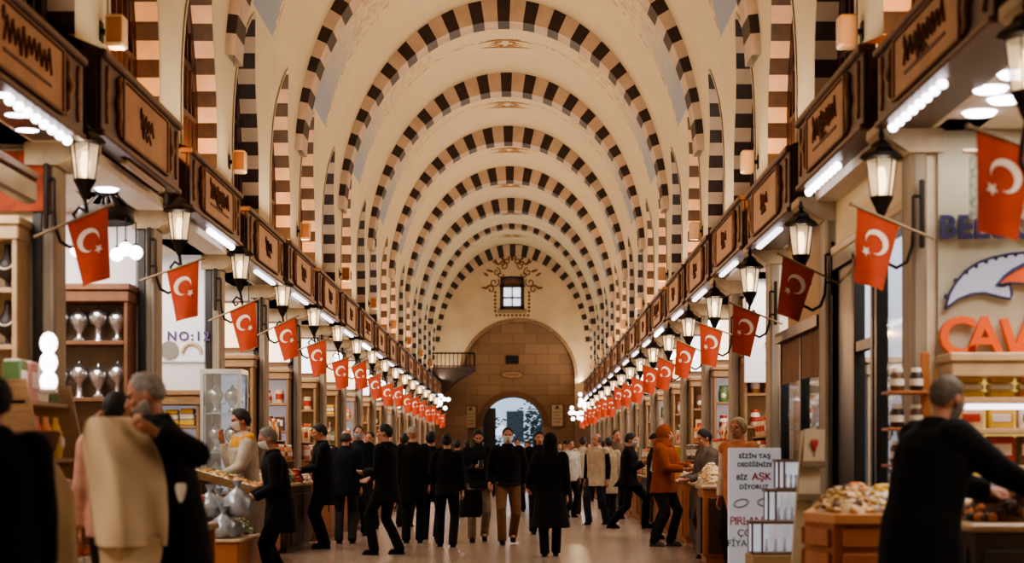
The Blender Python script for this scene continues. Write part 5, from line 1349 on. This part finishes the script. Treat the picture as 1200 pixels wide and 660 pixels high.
# beige cloth
dC = 8.62
def drape(rows, d, waves, th, name, mt, label, parent=None):
    m = MB(); N_ = 36; fr, bk = [], []
    for r_i, (v, a, b_) in enumerate(rows):
        f, g = [], []
        t = r_i / (len(rows) - 1)
        for i in range(N_ + 1):
            s = i / N_; u = a + (b_ - a) * s
            dy = .035 * math.sin(s * waves * .55 + t * 2.2) * (.4 + t) + .02 * math.sin(s * waves * 1.1 - t * 5 + 1) - .1 * math.sin(PI * s)
            f.append(Vector((px(u, d), d + dy, vz(v, d)))); g.append(Vector((px(u, d), d + dy * .5 + th * (math.sin(PI * s) ** .6 if 0 < s < 1 else 0) + .004, vz(v, d))))
        fr.append(f); bk.append(g)
    allr = [f + g[::-1] for f, g in zip(fr, bk)]
    m.rings(allr, 0, True, True, True)
    return m
rows = [(489, 104, 153), (494, 99, 166), (508, 96, 172), (525, 97, 182), (545, 99, 190), (570, 102, 195), (600, 105, 197), (622, 107, 197), (640, 110, 196)]
cl = empty('beige_cloth', (px(146, dC), dC, .6)); tag(cl, 'large beige folded cloth held up by the grey-bearded man', 'cloth')
BG = mat('beige_canvas', '#c4ab8a', .85, noise=.08, nscale=5, bump=.3); BG2 = mat('pale_lining', '#c0a784', .85, noise=.06)
o = drape(rows, dC, 13, .1, 'upper', BG, '').build('outer_layer', BG); o.parent = cl; o.matrix_parent_inverse = Matrix.Translation(-cl.location)
o = drape([(630, 112, 193), (650, 116, 190), (675, 118, 184), (705, 120, 180), (740, 122, 176)], dC + .04, 9, .07, 'lower', BG2, '').build('pale_lining', BG2); o.parent = cl; o.matrix_parent_inverse = Matrix.Translation(-cl.location)
# 3 seller behind the cloth
person('dark-haired person in pink shirt standing behind the beige cloth', px(136, 10.4), 10.4, 175, 1.68, yaw=.15, coat='#b98c7c', hem=.8, trousers='#2a2422', haircol='#0f0b09', vox=.011)
# 4 seller in yellow and grey sweatshirt
def band(body, part, sp, fw, rt, up, P, hp, arm):
    m = MB(); m.rings([ellring(sp(t), rt, fw, a, b_) for t, a, b_ in ((.4, .193, .142), (.46, .178, .124), (.505, .12, .095), (.53, .09, .08))])
    for sh, el, wr, s, hd in arm: m.ball(sh + Vector((-s * .01, 0, .012)), .084, 12)
    part(m, 'yellow_yoke', cloth('#b57f2c'))
    m = MB(); m.rings([ellring(sp(t), rt, fw, a, b_) for t, a, b_ in ((-.06, .188, .146), (.1, .182, .142), (.16, .186, .142))])
    part(m, 'apron', cloth('#17110e'))
person('masked seller in yellow and grey sweatshirt behind the left stall', px(287, 17.82), 17.82, -62, 1.79, lean=.05, yaw=.1, nod=.1, hl=(.2, -.35, 1.02), hr=(-.1, -.2, 1.38), coat='#a79c8e', hem=.88, hair='full', haircol='#120d0a', mask=True, z=.0, extra=band, trousers='#1a1512', vox=.01)
# 5
person('masked grey-haired man in black jacket facing the left stall', px(325, 15.9), 15.9, -75, 1.57, lean=.16, nod=.2, hr=(-.12, -.26, 1.0), hl=(.16, -.26, .98), coat='#0b0a0a', hem=.62, haircol='#6b625c', mask=True, trousers='#0d0b0b', feet=((.1, -.06), (-.1, .08)), vox=.01)
# 6
person('black-haired man in open black coat with clasped hands, left', px(379, 23.6), 23.6, -72, 1.75, lean=.06, nod=.15, hl=(.06, -.33, 1.08), hr=(-.06, -.33, 1.07), coat='#0c0a0a', hem=.6, hair='full', haircol='#0e0a08', open_front='#2d2622', trousers='#0d0b0b', vox=.011)
# 7..
person('broad man in navy jacket and grey trousers seen from behind', px(405, 25), 25, 178, 1.68, coat='#10141b', hem=.74, bulk=1.15, hair='bald', haircol='#3c332e', trousers='#2c2926', vox=.012)
person('masked man facing the camera behind the navy jacket', px(420, 27.5), 27.5, 10, 1.8, coat='#11161e', hem=.8, haircol='#2a201a', mask='#93a0aa', vox=.012)
person('bare-faced man looking over behind the masked man, left row', px(434, 30), 30, -20, 1.74, coat='#1c1715', hem=.75, haircol='#1c1410', vox=.013)
person('man in black suit turned to the left, feet apart, left of centre', px(453, 22.1), 22.1, -112, 1.73, lean=.02, yaw=-.2, hl=(.1, -.28, 1.08), hr=(-.12, -.3, 1.0), coat='#090808', hem=.68, haircol='#0e0a08', trousers='#0a0908', feet=((.16, -.12), (-.12, .12)), vox=.011)
person('person in black with pale cap seen from behind, left of centre', px(484, 25.1), 25.1, 180, 1.74, coat='#0a0908', hem=.62, hair='cap', haircol='#8f8376', trousers='#0a0908', vox=.012, bulk=1.08)
person('dark-haired person in black between the pale cap and the bun', px(505, 26.2), 26.2, 170, 1.68, coat='#0b0909', hem=.6, hair='full', haircol='#0e0a08', trousers='#0a0908', vox=.012)
person('woman with bun in black jacket and leggings seen from behind', px(524, 24.0), 24.0, 176, 1.63, coat='#0b0a0a', hem=.78, bulk=.94, hair='bun', haircol='#0c0908', trousers='#0b0a0a', feet=((.12, -.1), (-.1, .12)), vox=.011, hl=(.2, -.22, 1.02))
P13 = person('man in dark jumper and beige trousers looking at his phone', px(560, 25.5), 25.5, 6, 1.72, lean=.03, nod=.3, hr=(-.04, -.3, 1.14), hl=(.2, -.12, .86), coat='#131418', hem=.82, hair='full', haircol='#100c0a', beard='#1a1310', trousers='#7d6c58', feet=((.11, .12, .05), (-.1, -.18)), vox=.01)
P14 = person('masked man in black sweater and brown trousers walking to camera', px(595, 24.8), 24.8, 4, 1.76, hr=(-.27, -.1, .88), hl=(.26, .03, .86), coat='#0b0a0c', hem=.84, haircol='#15100d', mask=True, trousers='#6b4a30', feet=((.09, .22, .06), (-.09, -.2)), vox=.01, bulk=1.05)
P15 = person('woman in long black coat and headscarf walking away, centre', px(645, 21.7), 21.7, 181, 1.6, coat='#080707', hem=.4, flare=.08, hair='scarf', haircol='#090808', trousers='#0b0a0a', feet=((.08, .1), (-.08, -.12)), vox=.011, hl=(.3, -.12, .95))
p = hand_world(P13, 0); b = empty('shopping_bag', (px(553, 24.9), 24.86, 0)); tag(b, 'dark shopping bag carried beside the phone man', 'bag')
m = MB(); z0_ = vz(606, 24.9); m.rings([[(w * math.cos(a), t * math.sin(a), z0_ + zz) for a in [2 * PI * i / 12 for i in range(12)]] for w, t, zz in ((.13, .06, 0), (.15, .07, .04), (.16, .06, .3), (.13, .02, .4))]); m.build('body', cloth('#17110f'), b)
m = MB(); m.tube([(-.08, 0, z0_ + .39), (-.06, 0, z0_ + .52), (.06, 0, z0_ + .52), (.08, 0, z0_ + .39)], .008, 6); m.build('strap', cloth('#17110f'), b)
ph = hand_world(P13, 1); o = MB().box((0, 0, 0), (.075, .012, .15), 0, .006, Matrix.Rotation(-.8, 3, 'X')).build('mobile_phone', M['frame_black']); o.location = ph + Vector((.02, -.05, .03)); tag(o, 'dark mobile phone in the hand of the man in beige trousers', 'phone')
# right side
person('dark-haired person behind the woman in the long black coat', px(632, 28), 28, 5, 1.72, coat='#0d0b0b', hem=.7, hair='long', haircol='#0d0a08', vox=.013)
person('bald man in cream vest with black sleeves and dark jeans', px(700, 32), 32, -28, 1.76, yaw=.2, coat='#a8937a', hem=.72, vest='#0c0a0a', hair='bald', haircol='#4a3d34', trousers='#1d1f26', feet=((.12, .14), (-.1, -.18)), vox=.011, bulk=1.08)
person('person in cream jacket seen from behind beyond the vest', px(683, 38), 38, 170, 1.75, coat='#a89a86', hem=.8, haircol='#1a120e', trousers='#1c1916', vox=.014)
person('person in white shirt with dark bag strap, far right of centre', px(668, 36), 36, 30, 1.66, coat='#b8b2a8', hem=.8, haircol='#2b1d15', trousers='#14110f', vox=.014)
person('young man in black puffer jacket striding to the right stalls', px(736, 30.4), 30.4, 78, 1.8, lean=.04, nod=.12, hl=(.08, -.28, 1.12), hr=(-.06, -.27, 1.14), coat='#0a0909', hem=.72, bulk=1.12, hair='full', haircol='#0e0a08', trousers='#100d0c', feet=((.1, -.3), (-.1, .28)), vox=.011, mask='#a9b0b4')
person('tall person in brown jacket behind the black puffer jacket', px(722, 35), 35, 20, 1.86, coat='#5d4a3c', hem=.75, haircol='#2a1c14', vox=.014)
person('person in beige coat walking beyond the cream vest', px(714, 34), 34.2, 185, 1.7, coat='#94806a', hem=.55, haircol='#1a130f', trousers='#15110f', vox=.014, feet=((.1, .1), (-.1, -.12)))
def strap(body, part, sp, fw, rt, up, P, hp, arm):
    m = MB(); m.tube([sp(.49) + rt * .1 + fw * .03, sp(.46) + rt * .13 - fw * .14, sp(.3) + rt * .02 - fw * .17, sp(.15) - rt * .12 - fw * .14, sp(.1) - rt * .17], .022, 6, flat=.5); part(m, 'shoulder_strap', cloth('#b7aca0'), raw=True)
person('person in rust-brown hooded jacket shopping at the right stall', px(779, 24.2), 24.2, 62, 1.74, lean=.03, hl=(.1, -.36, 1.15), hr=(-.1, -.34, 1.1), coat='#7d3c17', hem=.76, bulk=1.18, hair='hood', haircol='#2a1a10', hood=True, trousers='#1c1714', shoes='#4a443f', feet=((.11, -.06), (-.12, .1)), vox=.011, extra=strap)
person('dark-trousered companion half hidden behind the rust hooded jacket', px(768, 26.4), 26.4, 85, 1.66, coat='#15110f', hem=.7, hair='cap', haircol='#241a14', trousers='#100d0c', vox=.013)
person('dark-haired seller in grey-brown fleece behind the right stall', px(832, 21.25), 21.25, -70, 1.64, lean=.12, nod=.2, hl=(.1, -.36, 1.05), hr=(-.12, -.34, 1.05), coat='#5c5048', hem=.8, hair='full', haircol='#100b09', vox=.011)
person('fair-haired seller in peach apron behind the white text board', px(866, 18.0), 18.0, -40, 1.7, coat='#b0714f', vest='#c2b6a6', hem=.6, haircol='#9d8463', vox=.011, hair='full')
# near right man
P22 = person('man in black jacket reaching over the dates at the right edge', px(1082, 8.6), 8.6, 112, 1.72, lean=.22, yaw=-.3, nod=.15, hr=(-.2, -.56, 1.1), hl=(.12, -.5, 1.1), coat='#070606', hem=.6, bulk=1.32, hair='receding', haircol='#54463c', beard='#6d635a', mask='#8e8c88', trousers='#0a0908', feet=((.12, -.1), (-.12, .08)), vox=.007, curl=.8)
# far crowd near the doorway
FAR = [(606, 44, 8, '#14110f', '#0e0a08', 'short', 'person in black, nearest the doorway centre in the far crowd'), (618, 40, -10, '#201a17', '#3a2518', 'long', 'far woman with brown hair left of the headscarf'), (655, 46, 15, '#2a2420', '#15100d', 'short', 'far person in grey-brown jacket right of the headscarf'),
       (664, 41, 200, '#8a8278', '#1a120e', 'cap', 'far person in pale grey jacket with dark cap'), (548, 43, 180, '#171412', '#0e0a08', 'short', 'far person in black left of the doorway'), (536, 36, 170, '#1d1a1a', '#120d0a', 'full', 'far person in dark grey beside the woman with bun'),
       (474, 31, 160, '#121010', '#100c0a', 'full', 'person in black half hidden behind the man in black suit'), (690, 50, 10, '#5d4238', '#1a120e', 'short', 'far person in reddish brown near the right lanterns'), (708, 42, 190, '#1a1614', '#120d0a', 'short', 'far dark-coated person behind the cream vest man'), (582, 55, 0, '#2d2724', '#120d0a', 'short', 'smallest far person standing at the doorway'), (641, 56, 170, '#1c1917', '#120d0a', 'long', 'farthest long-haired person at the right door edge')]
for u, d, fdeg, cc, hc, hs, lb in FAR:
    person(lb, px(u, d), d, fdeg, R.uniform(1.62, 1.78), coat=cc, hem=R.choice([.7, .78, .6]), hair=hs, haircol=hc, vox=.016, trousers='#161210')
# ------------------------------------------------------------------ light
def area(name, loc, sx, sy, energy, col, rot=(0, 0, 0), spread=None):
    l = bpy.data.lights.new(name, 'AREA'); l.shape = 'RECTANGLE'; l.size = sx; l.size_y = sy; l.energy = energy; l.color = col
    if spread: l.spread = spread
    o = bpy.data.objects.new(name, l); COL.objects.link(o); o.location = loc; o.rotation_euler = rot; return o
def point(name, loc, energy, col, rad=.06):
    l = bpy.data.lights.new(name, 'POINT'); l.energy = energy; l.color = col; l.shadow_soft_size = rad
    o = bpy.data.objects.new(name, l); COL.objects.link(o); o.location = loc; return o
WARM = (1, .93, .80); SHOP = (1, .92, .83); COOL = (.9, .93, 1)
for S, nm, D in SIDES:
    for n in range(-2, NMAX):
        col = COOL if (nm, n) in (('right', 0), ('left', 6), ('right', 8)) else SHOP
        e = 125 if n < 6 else 140
        if (nm, n) == ('left', 0): e = 150
        area('shop_ceiling_lamp', (S * 3.75, (D(n) + D(n + 1)) / 2 - .2, 3.42), 1.3, 2.2, e, col)
    for k in range(0, 13):
        y = 2 + 5.4 * k
        area('added_vault_fill', (S * 2.74, y, 4.32), .2, 4.4, 82 * (.35 if y < 12 else .6 if y < 18 else 1), WARM, (0, PI - S * .5, 0))  # added fill, hidden above the fascias to brighten the vault; no fixture there
LIT = {'left': (15.9, 18.95, 25.05, 28.1, 34.2, 43.35, 46.4, 52.5), 'right': (18.95, 28.1, 34.2, 37.25, 46.4, 49.45, 12.85)}
for S, nm, D in SIDES:
    for c in cents:
        far = c + .76
        if any(abs(far - t) < .9 for t in LIT[nm]): point('window_uplight', (S * 3.2, c - .1, 4.35), 170, (1, .5, .2), .05)
for S, nm, D in SIDES:
    for n in range(-1, NMAX + 1): point('lantern_lamp', (S * 2.725, D(n) - .37, (3.08 if S < 0 else 2.88) + .26), 9, (1, .87, .7), .04)
point('added_end_wall_fill', (-2.3, 66.8, 5.6), 42, (1, .82, .62), .1); point('added_end_wall_fill', (2.6, 66.8, 5.2), 70, (1, .74, .48), .1); point('added_end_wall_fill', (0, 66.5, 3.4), 28, (1, .76, .5), .1)  # added fill lights that lift the end wall and stone arch, not fixtures
w = bpy.data.worlds.new('sky'); sc.world = w; w.use_nodes = True
bg = w.node_tree.nodes['Background']; bg.inputs[0].default_value = (.72, .84, 1, 1); bg.inputs[1].default_value = 2.4
# ------------------------------------------------------------------ camera
cd = bpy.data.cameras.new('camera'); cam = bpy.data.objects.new('camera', cd); COL.objects.link(cam)
cam.location = (CX, 0, CZ); cam.rotation_euler = (PI / 2, 0, 0); cd.sensor_width = 36; cd.lens = F / 1200 * 36
cd.shift_x = -(610 - 600) / 1200; cd.shift_y = (537 - 330) / 1200; cd.clip_end = 300
cd.dof.use_dof = True; cd.dof.focus_distance = 26; cd.dof.aperture_fstop = 1.9
sc.camera = cam
sc.view_settings.view_transform = 'AgX'
try: sc.view_settings.look = 'AgX - Medium High Contrast'
except Exception: pass
sc.view_settings.exposure = -0.33
sc.cycles.sample_clamp_indirect = 4
sc.cycles.use_light_tree = True
